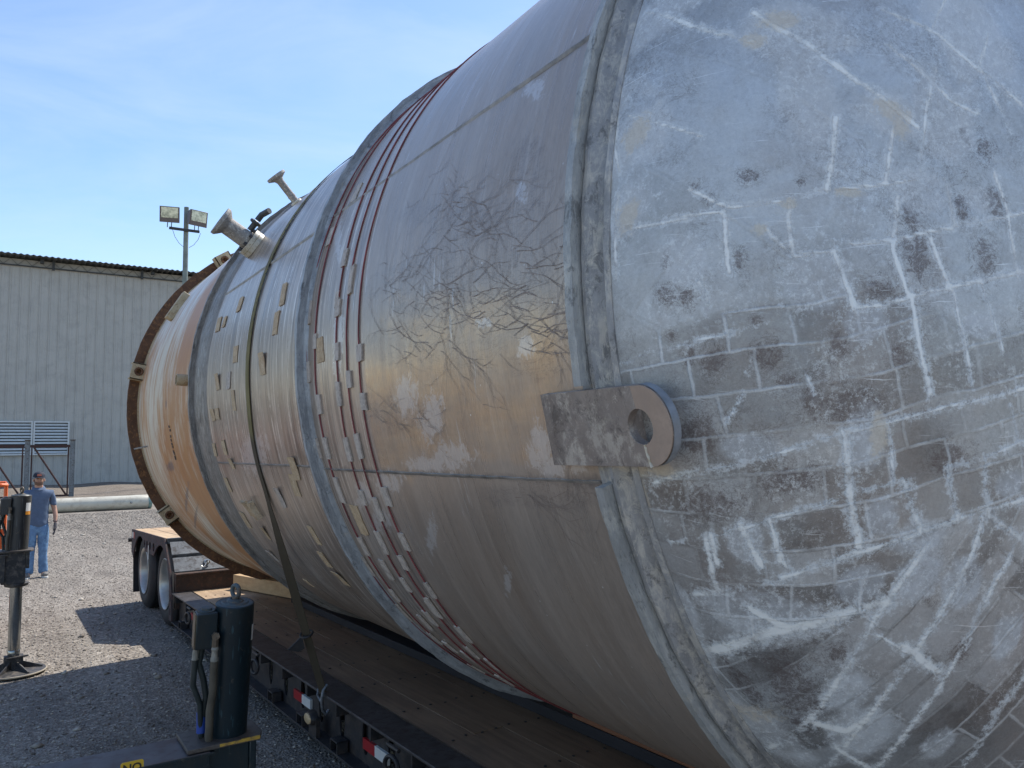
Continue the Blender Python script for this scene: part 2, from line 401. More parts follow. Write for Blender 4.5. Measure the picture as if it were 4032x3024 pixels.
    # chalk splashes
    ch = m.ramp(m.math('ADD', A[2], m.mul(m.math('SUBTRACT', m.noise(22, 9, .8, dist=.6), .5), 2.0)), (.52, 0), (.66, 1))
    base = m.mix(m.mul(ch, .62), base, (.62, .585, .56))
    dots = m.ramp(m.vor(16, vec=o), (.0, 1), (.045, 1), (.06, 0))
    base = m.mix(m.mul(m.mul(dots, m.ramp(m.noise(3, 4, .6), (.52, 0), (.6, 1))), .85), base, (.8, .78, .75))
    base = m.mix(m.mul(m.ramp(m.math('ADD', B[1], m.mul(nz_(m, 14), .9)), (.4, 0), (.7, 1)), .7), base, (.16, .14, .13))
    base = m.mix(.4, base, m.mix(m.noise(1, 6, .8, m.map(u, (150, 22, 1))), (.05, .05, .05), (.95, .95, .95)), 'OVERLAY')
    m.col(base)
    m.set('Roughness', m.ramp(m.noise(1, 6, .7, st), (.3, .24), (.75, .42)))
    m.bump(m.noise(1, 5, .6, m.map(u, (60, 3, 1))), .22, .004); m.bump(m.noise(4, 4, .5), .22, .012)
    return m.mat
def nz_(m, s): return m.math('SUBTRACT', m.noise(s, 7, .7), .5)
def cream_material():
    m = M('cream_gelcoat_with_rust', .45, 0, .4)
    u = m.uv(); B = m.chan('tones'); A = m.chan('marks')
    st = m.map(u, (16, .9, 1)); st2 = m.map(u, (34, 1.2, 1), loc=(3, 3, 0)); cl = m.map(u, (3.2, 1.2, 1))
    base = m.mix(m.ramp(m.noise(1, 6, .6, cl), (.35, 0), (.7, 1)), (.64, .56, .42), (.68, .62, .52))
    base = m.mix(B[1], base, (.68, .68, .66))
    warp = m.vadd(cl, m.noise(2, 5, .6, m.map(u, (1, 1, 1)), col=True), .6)
    r1 = m.ramp(m.math('ADD', m.mul(B[0], .85), m.mul(m.math('SUBTRACT', m.noise(1.4, 8, .68, warp), .5), 1.4)), (.26, 0), (.56, 1))
    base = m.mix(m.mul(r1, .95), base, (.42, .17, .045))
    r2 = m.ramp(m.noise(1, 6, .6, st), (.46, 0), (.56, 1))
    base = m.mix(m.mul(m.mul(r2, m.ramp(m.noise(1.1, 5, .6, cl), (.36, 0), (.50, 1))), m.math('ADD', m.mul(B[0], .7), .55, True)), base, (.46, .21, .065))
    r3 = m.ramp(m.noise(1, 5, .6, st2), (.50, 0), (.60, .8))
    base = m.mix(m.mul(r3, m.ramp(m.noise(2.2, 4, .6, u), (.45, 0), (.6, .6))), base, (.46, .28, .12))
    dk = m.ramp(m.math('ADD', A[0], m.mul(m.math('SUBTRACT', m.noise(1, 8, .75, m.map(u, (14, 7, 1))), .5), 1.5)), (.45, 0), (.7, 1))
    base = m.mix(m.mul(dk, .8), base, (.13, .10, .10))
    m.col(base); m.bump(m.noise(1, 5, .6, m.map(u, (30, 8, 1))), .2, .006)
    return m.mat
def ring_material(name, a, b, light=(.42, .45, .46), p=.5, uv=True):
    m = M(name, .5, .15, .45); c = m.map(m.uv(), (1, .62, 1)) if uv else m.map(m.obj(), (1, .8, .7))
    base = m.mix(m.ramp(m.noise(7, 7, .75, c), (.38, 0), (.62, 1)), a, b)
    base = m.mix(m.mul(m.ramp(m.noise(1, 6, .7, m.map(m.uv(), (26, 7, 1)) if uv else m.map(m.obj(), (11, 11, 8))), (.52, 0), (.60, 1)), .45), base, light)
    base = m.mix(m.mul(m.ramp(m.noise(24, 9, .85, c, dist=.6), (p, 0), (p+.10, 1)), .6), base, light)
    base = m.mix(m.mul(m.ramp(m.noise(20, 8, .8, m.map(c, loc=(4, 4, 4)), dist=.5), (.54, 0), (.62, 1)), .7), base, tuple(q*.42 for q in a))
    base = m.mix(m.mul(m.ramp(m.noise(6, 8, .8, m.map(c, loc=(7, 1, 2))), (.58, 0), (.66, 1)), .45), base, (.50, .45, .36))
    m.col(base); m.bump(m.noise(16, 6, .7, c), .35, .010); m.bump(m.noise(90, 5, .7), .2, .003); m.set('Roughness', m.ramp(m.noise(20, vec=c), (.3, .38), (.7, .65)))
    return m.mat
def rust_material(name, c1, c2, c3, s=5):
    m = M(name, .75, 0, .3)
    base = m.mix(m.ramp(m.noise(s, 7, .7), (.35, 0), (.65, 1)), c1, c2)
    base = m.mix(m.mul(m.ramp(m.noise(s*5, 8, .75, dist=.5), (.52, 0), (.6, 1)), .8), base, c3)
    m.col(base); m.bump(m.noise(70, 6, .7), .6, .008); return m.mat
MT = dict(
    dome=dome_material(), shell=shell_material(), cream=cream_material(),
    ringC=ring_material('grey_putty_ring', (.22, .235, .25), (.36, .385, .405), (.50, .53, .55), .55),
    ringB=ring_material('dark_grey_joint', (.15, .135, .12), (.27, .245, .22), (.42, .40, .375), .54),
    ringD=ring_material('weathered_flange', (.27, .275, .27), (.40, .405, .395), (.56, .55, .50), .53),
    groove=ring_material('rim_groove', (.24, .24, .24), (.37, .37, .37), (.62, .58, .50), .50),
    rustA=rust_material('rusty_steel', (.085, .042, .024), (.15, .080, .048), (.27, .13, .055)),
    tanblk=rust_material('cream_painted_steel', (.42, .33, .20), (.54, .45, .31), (.30, .20, .11)),
    cable=simple('red_cable_jacket', (.19, .045, .048), .65, var=.45, scale=9, bump=0),
    tape=simple('beige_tape', (.41, .355, .31), .7, var=.35, scale=30, bump=.3, bscale=150, dirt=(.50, .45, .39)),
    foam=rust_material('ochre_foam_scrap', (.42, .29, .17), (.60, .47, .31), (.30, .23, .16), 25),
    lug=ring_material('lug_laminate', (.20, .165, .145), (.30, .255, .225), (.62, .56, .48), .55, uv=False),
    lugend=simple('bare_brown_plate', (.37, .275, .215), .5, var=.12, scale=14, bump=.15, bscale=90, dirt=(.33, .25, .20)),
    lugedge=simple('cut_plate_edge', (.20, .215, .235), .4, var=.3, scale=20),
    nozzle=rust_material('grey_brown_nozzle', (.24, .22, .20), (.40, .38, .35), (.60, .57, .50), 10),
    ivory=simple('ivory_resin', (.55, .52, .44), .4, var=.15, scale=18, dirt=(.40, .34, .22)),
)
# ------------------------------------------------------------------ the tank
T = thing('storage_tank', 'huge weathered fibreglass tank lying on its side on the lowboy trailer', 'tank', (TX, 5.3, .66))
def vnoise(P, s, seed=0):  # cheap smooth value noise, numpy
    r = np.random.default_rng(seed); tab = r.random((64, 64, 64)).astype(np.float32)
    q = P*s+100; i = np.floor(q).astype(int); f = q-i; f = f*f*(3-2*f); out = 0
    for dx in (0, 1):
        for dy in (0, 1):
            for dz in (0, 1):
                wgt = (f[:, 0] if dx else 1-f[:, 0])*(f[:, 1] if dy else 1-f[:, 1])*(f[:, 2] if dz else 1-f[:, 2])
                out = out+wgt*tab[(i[:, 0]+dx) % 64, (i[:, 1]+dy) % 64, (i[:, 2]+dz) % 64]
    return out
# --- near end head
def sc(L, ox, oy, k): return [(ox+x*k, oy+y*k) for x, y in L]
c6 = lambda *L: sc(L, 2200, 0, .828)
cR = lambda *L: sc(L, 2400, 1000, .7378)
cL = lambda *L: sc(L, 2200, 1650, .828)
LINES = [  # polyline, width in metres
 (cR((60, 600), (180, 530), (420, 480), (680, 420), (840, 365)), .016),
 (cR((230, 1225), (340, 1185), (640, 1125), (900, 1060), (1250, 960), (1560, 885), (1900, 785), (2212, 705)), .024),
 (cR((170, 1560), (330, 1530), (620, 1480), (830, 1425), (1000, 1370), (1250, 1300)), .02),
 (cR((1340, 1272), (1510, 1225)), .018), (cR((1780, 1145), (2000, 1080), (2212, 1005)), .022),
 (cL((540, 870), (760, 820), (1100, 735), (1420, 640), (1730, 530), (1950, 460), (2212, 370)), .03),
 (cR((1220, 30), (1260, 180), (1300, 290), (1450, 262), (1600, 215), (1820, 180), (2212, 95)), .024),
 (cR((1600, 215), (1640, 450), (1700, 760)), .034), (cR((1830, 180), (1880, 450), (1920, 720)), .018),
 (cR((1980, 100), (2040, 330), (2085, 530)), .016), (cR((1450, 905), (1475, 1050), (1495, 1200)), .018),
 (cR((1230, 960), (1275, 1250), (1320, 1570)), .05), (cR((2120, 780), (2160, 1010)), .018),
 (cR((1985, 1075), (2020, 1390)), .03), (cR((1790, 1140), (1845, 1400)), .034), (cR((1560, 1210), (1650, 1480)), .045),
 (cR((860, 1430), (900, 1640)), .02), (cR((540, 1490), (575, 1650)), .03), (cR((480, 150), (520, 270)), .03),
 (cR((890, 150), (925, 270), (968, 380)), .014), (cR((705, 740), (630, 890)), .014), (cR((760, 580), (735, 650)), .012), (cR((2165, -40), (2178, 120)), .014),
 (cR((1100, 760), (1040, 640)), .008),
 (cL((660, 1130), (830, 1080), (1000, 1020), (1280, 950), (1560, 868)), .075), (cL((900, 900), (1100, 1000), (1300, 985)), .05),
 (cL((980, 1600), (1180, 1440), (1330, 1250), (1500, 960), (1620, 780), (1740, 600)), .036),
 (cL((1240, 1680), (1370, 1550), (1560, 1290), (1780, 960), (1960, 640), (2010, 470)), .028),
 (cL((1490, 1680), (1680, 1440), (1860, 1180), (2000, 900), (2160, 610), (2240, 500)), .028),
 (cL((2030, 450), (2190, 580), (2300, 690)), .03), (cL((1180, 1440), (1370, 1490), (1470, 1430)), .05), (cL((1510, 1030), (1640, 1110)), .014),
 (cL((1890, 1680), (2100, 1350), (2230, 1200)), .03), (cL((1640, 1090), (1790, 1200)), .05), (cL((1320, 1560), (1500, 1680)), .03),
 (cL((700, 560), (745, 800)), .03), (cL((1005, 490), (1070, 700)), .022), (cL((860, 500), (960, 700)), .04),
 (c6((310, 545), (480, 600), (690, 655)), .016), (c6((610, 900), (720, 960), (820, 985), (1050, 940), (1400, 890), (1620, 860), (1800, 830)), .02),
 (c6((420, 60), (600, 110), (760, 165), (930, 200)), .03), (c6((930, 60), (1060, 150), (1220, 240), (1400, 370), (1560, 470), (1720, 590)), .034),
 (c6((1540, 40), (1800, 160), (2000, 320), (2212, 500)), .026), (c6((1560, 210), (1740, 350), (1880, 470), (2010, 530)), .022),
 (c6((1840, -10), (1780, 130)), .016), (c6((1800, 330), (1755, 500), (1730, 800)), .022), (c6((1610, 600), (1590, 700), (1570, 860)), .022),
 (c6((1085, 1010), (1130, 1225), (1310, 1195), (1345, 1300), (1390, 1480)), .024), (c6((785, 1000), (815, 1290)), .028),
 (c6((320, 1075), (430, 1070), (600, 1035), (780, 1005)), .022), (c6((1320, 560), (1290, 900)), .03), (c6((1850, 850), (1880, 960), (1895, 1080), (2050, 1055), (2212, 1010)), .018),
 (c6((1400, 1160), (1620, 1130), (1890, 1090)), .022), (c6((2080, 810), (2140, 1000), (2180, 1290)), .02), (c6((1780, 1130), (1860, 1375)), .03),
 (c6((1630, 920), (1600, 1180), (1650, 1400)), .03), (c6((2060, 150), (2000, 330), (1970, 300)), .02), (c6((1100, 1010), (1090, 960)), .02),
 (c6((285, 560), (260, 700), (285, 820)), .02), (c6((280, 920), (265, 1330)), .03), (c6((990, 1080), (1080, 1180)), .03), (c6((2040, 380), (2160, 620)), .02),
]
BLOT = [(c6((x, y))[0], rx*.828, ry*.828) for x, y, rx, ry in [(645, 885, 38, 26), (515, 1235, 20, 52), (865, 1232, 34, 52), (520, 1410, 62, 62), (610, 1420, 45, 60), (1700, 1200, 95, 130), (1690, 1020, 62, 70), (1930, 990, 34, 85), (2080, 960, 50, 95), (2030, 690, 45, 70), (2030, 1220, 55, 110), (1150, 860, 30, 20), (900, 830, 60, 40), (700, 950, 40, 25), (1950, 640, 30, 40)]]
BLOT += [(cR((x, y))[0], rx*.738, ry*.738) for x, y, rx, ry in [(420, 545, 45, 58), (548, 575, 80, 80), (850, 530, 100, 95), (1440, 185, 130, 66), (1200, 480, 58, 92), (1540, 560, 66, 88), (700, 40, 34, 50), (1080, 790, 60, 130), (470, 960, 150, 150), (950, 1210, 200, 90), (330, 440, 30, 30), (785, 360, 40, 36), (940, 670, 60, 40), (1300, 820, 200, 130), (1800, 1100, 120, 90)]]
BLOT += [(cL((x, y))[0], rx*.828, ry*.828) for x, y, rx, ry in [(880, 1270, 60, 100), (1110, 1290, 170, 200), (1330, 1110, 60, 60), (690, 400, 160, 90), (1900, 1100, 60, 60)]]
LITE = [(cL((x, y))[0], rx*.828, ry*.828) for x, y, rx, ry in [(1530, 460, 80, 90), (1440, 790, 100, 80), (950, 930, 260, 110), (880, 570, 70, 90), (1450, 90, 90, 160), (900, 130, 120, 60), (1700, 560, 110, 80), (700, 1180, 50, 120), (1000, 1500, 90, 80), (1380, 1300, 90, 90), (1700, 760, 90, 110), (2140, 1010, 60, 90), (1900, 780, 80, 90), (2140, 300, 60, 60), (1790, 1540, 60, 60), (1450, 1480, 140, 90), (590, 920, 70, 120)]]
LITE += [(c6((x, y))[0], rx*.828, ry*.828) for x, y, rx, ry in [(380, 650, 110, 130), (260, 360, 40, 160), (330, 1000, 90, 120), (1130, 150, 240, 120), (1600, 540, 130, 90), (1700, 860, 130, 60), (1230, 1340, 130, 120), (600, 1220, 90, 100), (1950, 160, 160, 220), (480, 60, 160, 90), (1450, 1540, 90, 80), (1750, 950, 90, 60), (2000, 950, 60, 60), (1180, 440, 120, 200), (1990, 1560, 80, 60), (1850, 560, 130, 160)]]  # chalk haze patches, with more near the top to paint it brighter
TANS = [(cL((x, y))[0], rx*.828, ry*.828) for x, y, rx, ry in [(400, 380, 40, 120), (340, 230, 130, 60), (490, 240, 90, 50), (470, 800, 40, 160), (1500, 90, 60, 150), (820, 1450, 60, 160)]]
TANS += [(c6((x, y))[0], rx*.828, ry*.828) for x, y, rx, ry in [(1600, 520, 110, 60), (1050, 100, 130, 60), (360, 640, 80, 100), (330, 1020, 70, 110), (930, 200, 90, 60), (1640, 600, 60, 80), (1390, 910, 110, 30), (960, 1090, 60, 40), (1090, 960, 70, 40)]]
DARKT = [(cL((x, y))[0], rx*.828, ry*.828) for x, y, rx, ry in [(1110, 1280, 230, 230), (1300, 850, 330, 90), (1640, 930, 120, 150), (1420, 1370, 150, 130), (1950, 1000, 120, 250), (2100, 760, 130, 200), (1700, 130, 140, 130), (1000, 330, 250, 90), (620, 620, 200, 80), (1250, 520, 110, 110), (1180, 620, 90, 70), (1650, 1250, 150, 180), (560, 380, 160, 110), (1650, 800, 100, 90), (1900, 1400, 250, 200), (930, 1150, 90, 60), (660, 970, 40, 120), (1200, 1560, 150, 80)]]
def d3(p):
    q = hit_dome(*p); return None if q is None else np.array(q)
def paint_dome(V, shape):
    n = len(V); Wv = V+(np.stack([vnoise(V, 9, 1), vnoise(V, 9, 2), vnoise(V, 9, 3)], 1)-.5)*.014
    L = np.full(n, 0.0)
    for pts, wd in LINES:
        P = [d3(p) for p in pts]; P = [p for p in P if p is not None]
        for a, b in zip(P[:-1], P[1:]):
            d = seg_dist(Wv, a, b); L = np.maximum(L, 1-np.clip(d/(wd*1.05+.007), 0, 1))
    def ell(lst):
        o = np.zeros(n)
        for c, rx, ry in lst:
            a = d3(c); b = d3((c[0]+rx, c[1])); e = d3((c[0], c[1]+ry))
            if a is None or b is None or e is None: continue
            b = b-a; e = e-a; q = Wv-a
            o = np.maximum(o, 1-np.sqrt((q@b/(b@b))**2+(q@e/(e@e))**2)*.62)
        return np.clip(o, 0, 1)
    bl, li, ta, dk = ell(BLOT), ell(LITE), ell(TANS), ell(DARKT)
    rho = np.hypot(V[:, 0]-TX, V[:, 2]-TZ)
    rim = np.clip(1-(TR-rho)/.16, 0, 1)*vnoise(V, 3, 8)
    ta = np.maximum(ta, rim*.55)
    X, Z = Wv[:, 0], Wv[:, 2]
    def below(p, q):
        a, b = d3(p), d3(q); return Z < a[2]+(X-a[0])*(b[2]-a[2])/(b[0]-a[0])
    dz = (below(cL((700, 1110))[0], cL((1560, 870))[0]) | (below(cL((1100, 735))[0], cL((2212, 370))[0]) & ~below(cL((1500, 960))[0], cL((1740, 600))[0]))).astype(float)
    dz = np.where(below(cL((700, 1110))[0], cL((1560, 870))[0]) & (X < 1.74), 1, np.where((X >= 1.74) & below(cL((1100, 735))[0], cL((2212, 370))[0]), 1, 0)).astype(float)
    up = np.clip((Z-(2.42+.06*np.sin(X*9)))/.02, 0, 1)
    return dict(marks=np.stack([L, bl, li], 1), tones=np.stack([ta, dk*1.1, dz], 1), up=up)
def build_dome():
    na, nb = 640, 300
    an = np.concatenate([np.linspace(-100, 100, na, endpoint=False), np.linspace(100, 260, 70, endpoint=False)])
    q = 1-(np.linspace(0, 1, nb))**1.35; q = q[::-1].copy()   # 0..1 radius fraction
    q = np.sin(np.linspace(0, 1, nb)*math.pi/2)**.8
    q[0] = 0.0
    rr_ = q*DOME_R
    Aa, Rr = np.meshgrid(np.radians(an), rr_, indexing='ij')
    P = np.stack([TX-Rr*np.cos(Aa), dome_y(Rr), TZ+Rr*np.sin(Aa)], -1)
    V = P.reshape(-1, 3)
    al = np.concatenate([[0], np.cumsum(np.hypot(np.diff(rr_), np.diff(dome_y(rr_))))]); uv = np.stack([-al[None]*np.cos(Aa), al[None]*np.sin(Aa)], -1)
    P2 = V.copy(); P2[:, 1] += (vnoise(V, 2.2, 5)-.5)*.018*np.clip((TR-np.hypot(V[:, 0]-TX, V[:, 2]-TZ))/.3, 0, 1)
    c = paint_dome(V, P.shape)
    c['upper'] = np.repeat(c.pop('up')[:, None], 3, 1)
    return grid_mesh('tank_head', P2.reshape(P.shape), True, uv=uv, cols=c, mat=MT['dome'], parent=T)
build_dome()
def sweep(name, prof, mat, a0=180, a1=540, n=300, parent=T, wob=0, smooth=40):
    """prof: closed list of (y, r); swept round the tank axis from a0 to a1 degrees"""
    mb = MB(); full = abs(a1-a0) >= 360; k = len(prof); N = n if full else n+1
    vs = []
    for i in range(N):
        a = a0+(a1-a0)*i/n; ra = rad(a)
        for j, (y, r) in enumerate(prof):
            rr = r+(wob*(math.sin(i*.9+j)*.4+random.uniform(-.5, .5)) if wob else 0)
            vs.append((TX-rr*math.cos(ra), y, TZ+rr*math.sin(ra)))
    fs = [(i*k+j, ((i+1) % N)*k+j, ((i+1) % N)*k+(j+1) % k, i*k+(j+1) % k) for i in range(n) for j in range(k)]
    if not full: fs += [tuple(range(k)), tuple(range((N-1)*k+k-1, (N-1)*k-1, -1))]
    mb.add(vs, fs); ob = mb.build(name, mat, parent, smooth)
    per = [0]
    for j in range(1, k): per.append(per[-1]+math.hypot(prof[j][0]-prof[j-1][0], prof[j][1]-prof[j-1][1]))
    ul = ob.data.uv_layers.new(name='UVMap'); n_l = len(ob.data.loops); vi = np.zeros(n_l, dtype=np.int32); ob.data.loops.foreach_get('vertex_index', vi)
    uvv = np.stack([np.array(per)[vi % k], np.radians(a0+(a1-a0)*(vi//k)/n)*TR], 1); ul.data.foreach_set('uv', uvv.ravel())
    return ob
# --- main shell with traced marks in its own surface metres
def surf_grid(name, y0, y1, ny, na, mat, paint, r=TR):
    an = np.concatenate([np.linspace(-100, 80, na, endpoint=False), np.linspace(80, 260, 90, endpoint=False)]); an = np.append(an, 260)
    ys = np.linspace(y0, y1, ny)
    Aa, Yy = np.meshgrid(np.radians(an), ys, indexing='ij')
    n1 = (vnoise(np.stack([Yy.ravel(), Aa.ravel()*TR, 0*Yy.ravel()], 1), 1.6, 4)-.5).reshape(Aa.shape)*.004
    rr = r+n1
    P = np.stack([TX-rr*np.cos(Aa), Yy, TZ+rr*np.sin(Aa)], -1)
    uv = np.stack([Yy, Aa*TR], -1)
    return grid_mesh(name, P, False, uv=uv, cols=paint(Yy.ravel(), Aa.ravel()*TR), mat=mat, parent=T)
def sp_(x, y):
    h = hit_cyl(x, y); return np.array([h[1], rad(h[0])*TR])
def blobs(Y, V, lst):
    o = np.zeros(len(Y)); Q = np.stack([Y, V], 1)
    for (x, y, rx, ry) in lst:
        h0 = hit_cyl(x, y)
        if h0 is None: continue
        c = sp_(x, y); hb, he = hit_cyl(x+rx, y), hit_cyl(x, y+ry)
        if hb is None or he is None: continue
        b = sp_(x+rx, y)-c; e = sp_(x, y+ry)-c; Mx = np.linalg.inv(np.stack([b, e], 1)+np.eye(2)*1e-9)
        q = (Q-c)@Mx.T; o = np.maximum(o, np.clip(1.25-np.linalg.norm(q, axis=1)*.62, 0, 1))
    return o
def paint_shell(Y, V):
    Q = np.stack([Y, V, 0*Y], 1)
    am = blobs(Y, V, [(1900, 1230, 330, 75), (1700, 1290, 260, 60), (2130, 1370, 90, 160), (1800, 1560, 330, 110), (1600, 1700, 180, 130), (1950, 1640, 260, 100), (2100, 1600, 90, 120), (1520, 1500, 90, 120), (1500, 1790, 80, 60), (1750, 1180, 200, 30)])
    uu = np.clip((V-sp_(1800, 1850)[1])/(sp_(1800, 1120)[1]-sp_(1800, 1850)[1]), -1, 2)
    am = np.maximum(am*.85, (.86*np.clip(uu*12, 0, 1)*np.clip((1.05-uu)*2.2, 0, 1)*(.80+.5*(vnoise(Q, 2.2, 61)-.5)))) * (Y < 3.02) * (Y > 1.64)
    ve = blobs(Y, V, [(1800, 1180, 380, 120), (1750, 950, 90, 190), (2080, 1150, 150, 260), (1700, 1350, 300, 110), (2150, 1300, 90, 160), (1750, 840, 260, 50), (2080, 700, 60, 160), (1560, 1640, 180, 60), (2100, 1440, 120, 60), (2120, 1950, 260, 50), (1650, 1130, 200, 120), (1980, 880, 200, 100)])*.95
    ch = blobs(Y, V, [(1700, 1640, 60, 130), (1600, 1560, 60, 90), (1780, 1800, 110, 70), (1690, 1830, 140, 40), (2120, 1760, 60, 120), (2180, 1850, 60, 50), (2070, 1360, 40, 60), (1900, 1270, 40, 30), (2100, 340, 60, 60), (2050, 760, 30, 50), (1520, 1900, 70, 60), (1430, 1950, 40, 80), (1330, 1350, 20, 150), (1330, 900, 16, 120), (1500, 2050, 60, 60), (1700, 2110, 30, 90), (1000, 1790, 60, 90), (2280, 1830, 40, 40), (2000, 2290, 20, 60)])*.8
    ch += (vnoise(Q, .9, 21)-.5)*.35
    st = np.where(Y > 3.73, 1.0, np.where(Y > 3.0, .75, .12))+0*Y
    seam = -17.1/57.2958*TR
    dk = .55*np.exp(-((V-seam)/.03)**2)+.5*np.exp(-((V-rad(21)*TR)/.025)**2)*(Y < 3.7)
    dk += .3*np.clip((1.9-Y)/.2, 0, 1)*vnoise(Q, 5, 11)
    return dict(marks=np.stack([am, ve, ch], 1), tones=np.stack([st, dk, 0*dk], 1))
surf_grid('tank_shell', YD+.02, YB, 420, 520, MT['shell'], paint_shell)
def paint_cream(Y, V):
    Q = np.stack([Y, V, 0*Y], 1)
    t = np.clip((8.3-Y)/1.7, 0, 1)
    ru = t*.50+.62*vnoise(Q, 1.6, 31)-.05; ru *= np.clip((1.6-V)/.9, .25, 1)
    wt = np.clip((V-.55)/.6, 0, 1)*.9
    dk = blobs(Y, V, [(672, 1838, 20, 22), (735, 1965, 7, 60), (770, 2040, 6, 50), (655, 1590, 4, 25), (815, 1850, 20, 6)])
    return dict(marks=np.stack([dk*.75, 0*dk, 0*dk], 1), tones=np.stack([ru, wt, 0*wt], 1))
surf_grid('cream_end_section', YB, YA, 160, 300, MT['cream'], paint_cream, TR+.001)
# branching dark scratch lines, thin ribbons on the skin
def ribbons(name, seeds, mat, parent):
    mb = MB(); rr_ = random.Random(5)
    def stroke(y, v, ang, ln, w, depth):
        n_ = max(4, int(ln/.018)); P = []; cur = rr_.uniform(-.6, .6)
        for i in range(n_+1):
            P.append((y, v, w*(1-.85*i/n_)*(.7+.6*rr_.random())))
            ang += cur*.045+rr_.gauss(0, .13); st_ = ln/n_
            y += math.cos(ang)*st_; v += math.sin(ang)*st_
            if depth < 2 and 0 < i < n_-1 and rr_.random() < .17: stroke(y, v, ang+rr_.choice([-1, 1])*rr_.uniform(.35, .9), ln*rr_.uniform(.25, .6), w*.75, depth+1)
            if rr_.random() < .03: break
        if len(P) < 3: return
        vs = []
        for i, (yy, vv, ww) in enumerate(P):
            j, k = max(i-1, 0), min(i+1, len(P)-1); dx, dy = P[k][0]-P[j][0], P[k][1]-P[j][1]; L = math.hypot(dx, dy)+1e-6
            for s__ in (-1, 1):
                y2, v2 = yy-dy/L*ww*s__, vv+dx/L*ww*s__
                if y2 > 3.0 or y2 < 1.62: y2 = min(max(y2, 1.62), 3.0)
                vs.append(tp(v2/TR*57.29578, y2, TR+.0034))
        mb.add(vs, [(2*i, 2*i+2, 2*i+3, 2*i+1) for i in range(len(P)-1)])
    for (x, y, rx, ry, n_) in seeds:
        for _ in range(n_):
            h = hit_cyl(x+rr_.gauss(0, rx*.5), y+rr_.gauss(0, ry*.5))
            if h is None: continue
            stroke(h[1], rad(h[0])*TR, rr_.choice([0, math.pi, math.pi])+rr_.gauss(.12, .45), rr_.uniform(.10, .42), rr_.uniform(.0006, .0013), 0)
    return mb.build(name, mat, parent, smooth=0)
RM = ribbons('root_like_marks', [(1780, 1180, 420, 110, 40), (1750, 920, 90, 180, 12), (2080, 1120, 160, 330, 30), (1650, 1340, 200, 90, 18), (2150, 1330, 80, 110, 18), (1750, 800, 260, 40, 12), (1950, 860, 220, 120, 16), (1560, 1640, 160, 40, 14), (2120, 1950, 200, 40, 12), (1560, 1130, 120, 40, 14)],
    simple('root_mark_brown', (.24, .19, .165), .6, var=.3, bump=0), T)
RM['kind'] = 'stuff'
# stencilled characters on the cream section (worn, unreadable in the photo beyond a few bars)
mbk = MB()
for (x, y, l, wd, sl) in [(668, 1680, 10, 5, .5), (672, 1694, 8, 4, -.5), (674, 1718, 8, 4, 0), (676, 1733, 6, 4, 0), (679, 1748, 10, 5, .3), (682, 1759, 9, 5, 0), (685, 1777, 8, 6, 0), (688, 1785, 8, 6, 0), (691, 1798, 9, 6, .3), (693, 1806, 9, 6, 0)]:
    a, yy = hit_cyl(x, y); hw = .022; hl = .022
    p = [tp(a+k*57.3*hl/TR, yy+j*hw+sl*k*.02, TR+.006) for k, j in ((-.5, -1), (-.5, 1), (.5, 1), (.5, -1))]
    mbk = MB(); mbk.add(p, [(0, 1, 2, 3)]); mbk.build('stencil_mark', exec_mats.setdefault('sten', simple('black_stencil', (.05, .045, .04), .7, bump=0)) if 'sten' not in exec_mats else exec_mats['sten'], T, smooth=0)
# --- rings
sweep('end_flange', [(YA, TR-.05), (YA+.035, TR-.05), (YA+.035, 2.039), (YA, 2.039)], MT['rustA'], wob=.003)
sweep('end_flange_collar', [(YA-.02, TR), (YA+.0, TR), (YA, TR+.012), (YA-.02, TR+.012)], MT['tanblk'])
sweep('joint_ring', [(YB-.02, TR-.01), (YB+.02, TR-.01), (YB+.02, TR+.05), (YB-.02, TR+.05)], MT['ringB'], wob=.004)
sweep('joint_overlay', [(YB-.42, TR-.01), (YB-.02, TR-.01), (YB-.02, TR+.016), (YB-.36, TR+.016)], MT['ringB'], wob=.004)
sweep('stiffener_ring', [(YC-.03, TR-.01), (YC, TR-.01), (YC, 1.985), (YC-.03, 1.985)], MT['ringC'], wob=.004)
sweep('stiffener_fillet', [(YC-.05, TR-.01), (YC-.03, TR-.01), (YC-.03, TR+.02), (YC-.045, TR+.003)], MT['ringC'], wob=.002)
# far end cover and inside
mb = MB(); mb.lathe((TX, YA+.035, TZ), (0, 1, 0), [(0, TR-.04), (.02, TR-.04), (.22, 1.5), (.34, .8), (.38, 0)], 96); mb.build('far_end_head', MT['ringD'], T)
# --- lifting lug
LA, _ = hit_cyl(2400, 1690, TR+.03)
la = rad(LA); Ln = Vector((-math.cos(la), 0, math.sin(la))); Le1 = Vector((0, -1, 0)); Le2 = Vector((math.sin(la), 0, math.cos(la)))
LP = tp(LA, YD, TR+.036)
def lug2(x, y):
    q = Vector(at_plane(x, y, LP, Ln))-LP; return q.dot(Le1), q.dot(Le2)
l0 = (lug2(2132, 1570)[0]+lug2(2180, 1835)[0])/2
bt = lug2(2450, 1521)[1]; bb_ = lug2(2500, 1838)[1]; ap = lug2(2656, 1715)[0]
hr = (bt-bb_)/2; cb = (bt+bb_)/2; ac = ap-hr*.92
hc = lug2(2522, 1680)
outl = [(l0, bb_), (ac, bb_)]+[(ac+hr*.92*math.sin(t), cb-hr*math.cos(t)) for t in np.linspace(.12, math.pi-.12, 22)]+[(ac, bt), (l0, bt)]
hrad = .043
hole = [(hc[0]-hrad*math.cos(t), hc[1]+hrad*math.sin(t)) for t in np.linspace(0, 2*math.pi, 29)[:-1]]
LT = .026
Lorg = LP-Ln*LT
mb = MB(); mb.plate(outl, [hole], Lorg, Le1, Le2, LT if Le1.cross(Le2).dot(Ln) > 0 else -LT)
